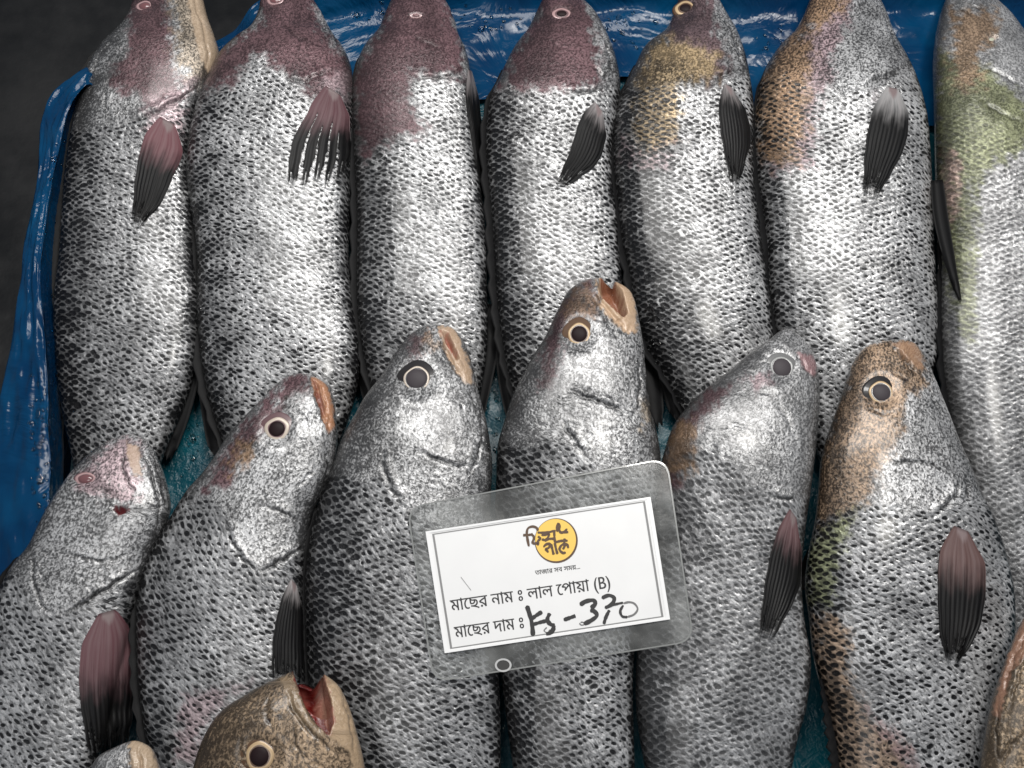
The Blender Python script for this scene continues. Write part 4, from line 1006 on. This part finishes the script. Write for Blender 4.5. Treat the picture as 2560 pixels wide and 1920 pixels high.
text('fish_name_line', '\u09ae\u09be\u09c7\u099b\u09b0 \u09a8\u09be\u09ae \u0983 \u09b2\u09be\u09b2 \u09c7\u09aa\u09be\u09df\u09be (B)', (1124, 1501), (1523, 1442), 44, INK, paper, .0016, .012)
text('fish_price_line', '\u09ae\u09be\u09c7\u099b\u09b0 \u09a6\u09be\u09ae \u0983', (1134, 1568), (1307, 1543), 44, INK, paper, .0016, .012)
text('tagline', '\u09a4\u09be\u099c\u09be\u09b0 \u09b8\u09ac \u09b8\u09ae\u09df...', (1337, 1427), (1449, 1411), 17, INK, paper, .0016, .016)

# logo: yellow disc with brown outline and hand lettering
lc = np.array([1389, 1350.]); a_ = np.linspace(0, 2 * math.pi, 49)[:-1]
disc = lc + np.stack([np.cos(a_) * 51, np.sin(a_) * 53], 1)
logo = slab('logo', disc, .00145, .00158, YEL, paper)
ro = lc + np.stack([np.cos(a_) * 54 + 1.5 , np.sin(a_) * 56 + 1.5], 1)
ring('logo_outline', ro, lc + np.stack([np.cos(a_) * 51, np.sin(a_) * 53], 1), .00145, .0017, BRNI, paper)
K = lambda pts: [(1250 + x / 7.373, 1270 + y / 7.373) for x, y in pts]
lw = 6.0
stroke('logo_lettering', [(K(p), lw) for p in [
    [(425, 500), (520, 495), (610, 485)], [(700, 425), (680, 370), (600, 340), (520, 370), (495, 440), (505, 560), (535, 710)],
    [(600, 490), (625, 540), (610, 600), (600, 640), (650, 655), (710, 640), (690, 690)], [(700, 520), (740, 560), (700, 610), (690, 640)],
    [(690, 450), (780, 455), (900, 445), (980, 425), (1030, 420)], [(760, 500), (840, 490), (900, 470), (880, 550), (820, 590), (770, 570)], [(820, 605), (900, 570), (1000, 565)],
    [(1000, 440), (1005, 560), (1020, 640)], [(1060, 440), (1050, 360), (1075, 280), (1100, 330), (1090, 400), (1120, 450), (1180, 440), (1240, 380)], [(1180, 450), (1260, 440)],
    [(1000, 640), (1100, 610), (1200, 600), (1250, 605)], [(800, 720), (850, 670), (920, 660), (900, 730), (840, 760), (880, 800), (870, 820)], [(940, 660), (960, 740), (990, 860)],
    [(1010, 640), (1030, 740), (1060, 850)], [(1090, 760), (1130, 690), (1190, 660), (1240, 680), (1260, 740)], [(1090, 740), (1120, 800), (1180, 830), (1210, 810)], [(1180, 600), (1190, 700), (1160, 760)], [(1190, 560), (1190, 605)]]], BRNI, paper, .0018)

H = lambda pts: [(1100 + x / 3.687, 1430 + y / 3.687) for x, y in pts]
stroke('handwritten_price', [(H([(800, 308), (826, 390), (848, 480), (858, 590)]), 10.5), (H([(845, 430), (895, 395), (942, 365)]), 10), (H([(862, 482), (930, 462), (1000, 445)]), 9), (H([(1012, 378), (990, 440), (1020, 482), (1060, 492)]), 10),
    (H([(1050, 490), (1040, 535), (1005, 568), (978, 572)]), 11), (H([(1140, 442), (1250, 403)]), 9.5), (H([(1290, 305), (1340, 272), (1418, 262), (1432, 290), (1392, 335)]), 10.5), (H([(1385, 345), (1430, 368), (1446, 400), (1400, 442), (1325, 480)]), 10.5),
    (H([(1490, 240), (1560, 215), (1606, 240), (1590, 290), (1550, 318), (1518, 330)]), 9.5), (H([(1520, 326), (1600, 302), (1650, 290), (1690, 282)]), 6), (H([(1562, 350), (1530, 415), (1510, 480)]), 8.5), (H([(1690, 305), (1662, 360), (1680, 408), (1730, 416)]), 6.5)], MARK, paper, .0017)
for pts, wd in [([(1725, 416), (1790, 390), (1822, 340), (1790, 290), (1740, 278), (1690, 290)], 5), ([(1285, 470), (1300, 488), (1330, 484), (1320, 465), (1295, 462)], 3), ([(985, 510), (960, 540), (990, 560), (1015, 530)], 3)]:
    stroke('thin_pen_stroke', [(H(pts), wd)], MARKG, paper, .00165)
# punched hole with a raised lip, and a water blot on the sleeve
hc = np.array([1258, 1663.])
ring('hang_hole', hc + np.stack([np.cos(a_) * 21, np.sin(a_) * 17], 1), hc + np.stack([np.cos(a_) * 16, np.sin(a_) * 12.5], 1), .0008, .0014, plain('hole_rim', (.45, .45, .45), .3), card)
slab('hole', hc + np.stack([np.cos(a_) * 15, np.sin(a_) * 11.5], 1), .0008, .0009, plain('hole_dark', (.02, .02, .02), .5), card)
stroke('scratch', [([(1152, 1442), (1178, 1476)], 1.6)], plain('faint_smudge', (.35, .35, .35), .5), paper, .0018)

# ------------------------------------------------------------------ water beads added to catch glints on the sheet and in the gaps
def drops():
    rr = np.random.default_rng(8); bl = BVHTree.FromPolygons([Vector(q) for q in L_.reshape(-1, 3).tolist()], gridfaces(NTT, NS).tolist())
    bt = BVHTree.FromPolygons([Vector(q) for q in tv.tolist()], gridfaces(150, 160).tolist())
    trees = [b for _, b in BVHS] + [bl, bt]; V = []; F = []
    spots = [(75, 140, 930, 1450, 120, 1), (1150, 1310, 10, 90, 22, 1), (1500, 1640, 20, 120, 26, 1), (1880, 1980, 60, 130, 16, 1), (860, 1000, 5, 70, 14, 1), (110, 180, 350, 900, 40, 1), (440, 500, 1000, 1200, 16, 1), (1580, 1680, 800, 960, 20, 0), (1215, 1270, 900, 1130, 18, 0), (470, 560, 760, 1100, 20, 0), (2050, 2110, 880, 1060, 10, 0)]
    for x0, x1, y0, y1, n, only in spots:
        for _ in range(n):
            d = rays([(rr.uniform(x0, x1), rr.uniform(y0, y1))])[0]; d = d / np.linalg.norm(d); best = None
            for i, b in enumerate(trees):
                h = b.ray_cast(Vector(CAM), Vector(d))
                if h[0] is not None and (best is None or h[3] < best[3]): best = h[:4] + (i,)
            if best is None or (only and best[4] < len(BVHS)): continue
            p = np.array(best[0]); nr = np.array(best[1]); nr = nr if nr @ d < 0 else -nr
            R_ = rr.uniform(.0006, .0019) * (1.6 if rr.random() < .12 else 1); o_ = len(V)
            ax = np.cross(nr, [.3, .2, .9]); ax /= np.linalg.norm(ax); ay = np.cross(nr, ax); el = rr.uniform(1, 1.9)
            for q, z_ in ((1, 0), (.93, .28), (.7, .5), (.38, .62), (.001, .66)):
                for k in range(10):
                    a = k * math.pi / 5; V.append(p + (ax * math.cos(a) * el + ay * math.sin(a)) * q * R_ + nr * z_ * R_)
            F += gridfaces(5, 10, True, o_).tolist()
    k = NT('water'); k.set(Base_Color=(1, 1, 1), Roughness=.02, Transmission_Weight=1.0, IOR=1.33)
    o = obj('glint_droplets', V, F, k.m)
    tag(o, 'tiny water beads added for glints over the blue sheet and gaps', 'water', kind='stuff')


drops()
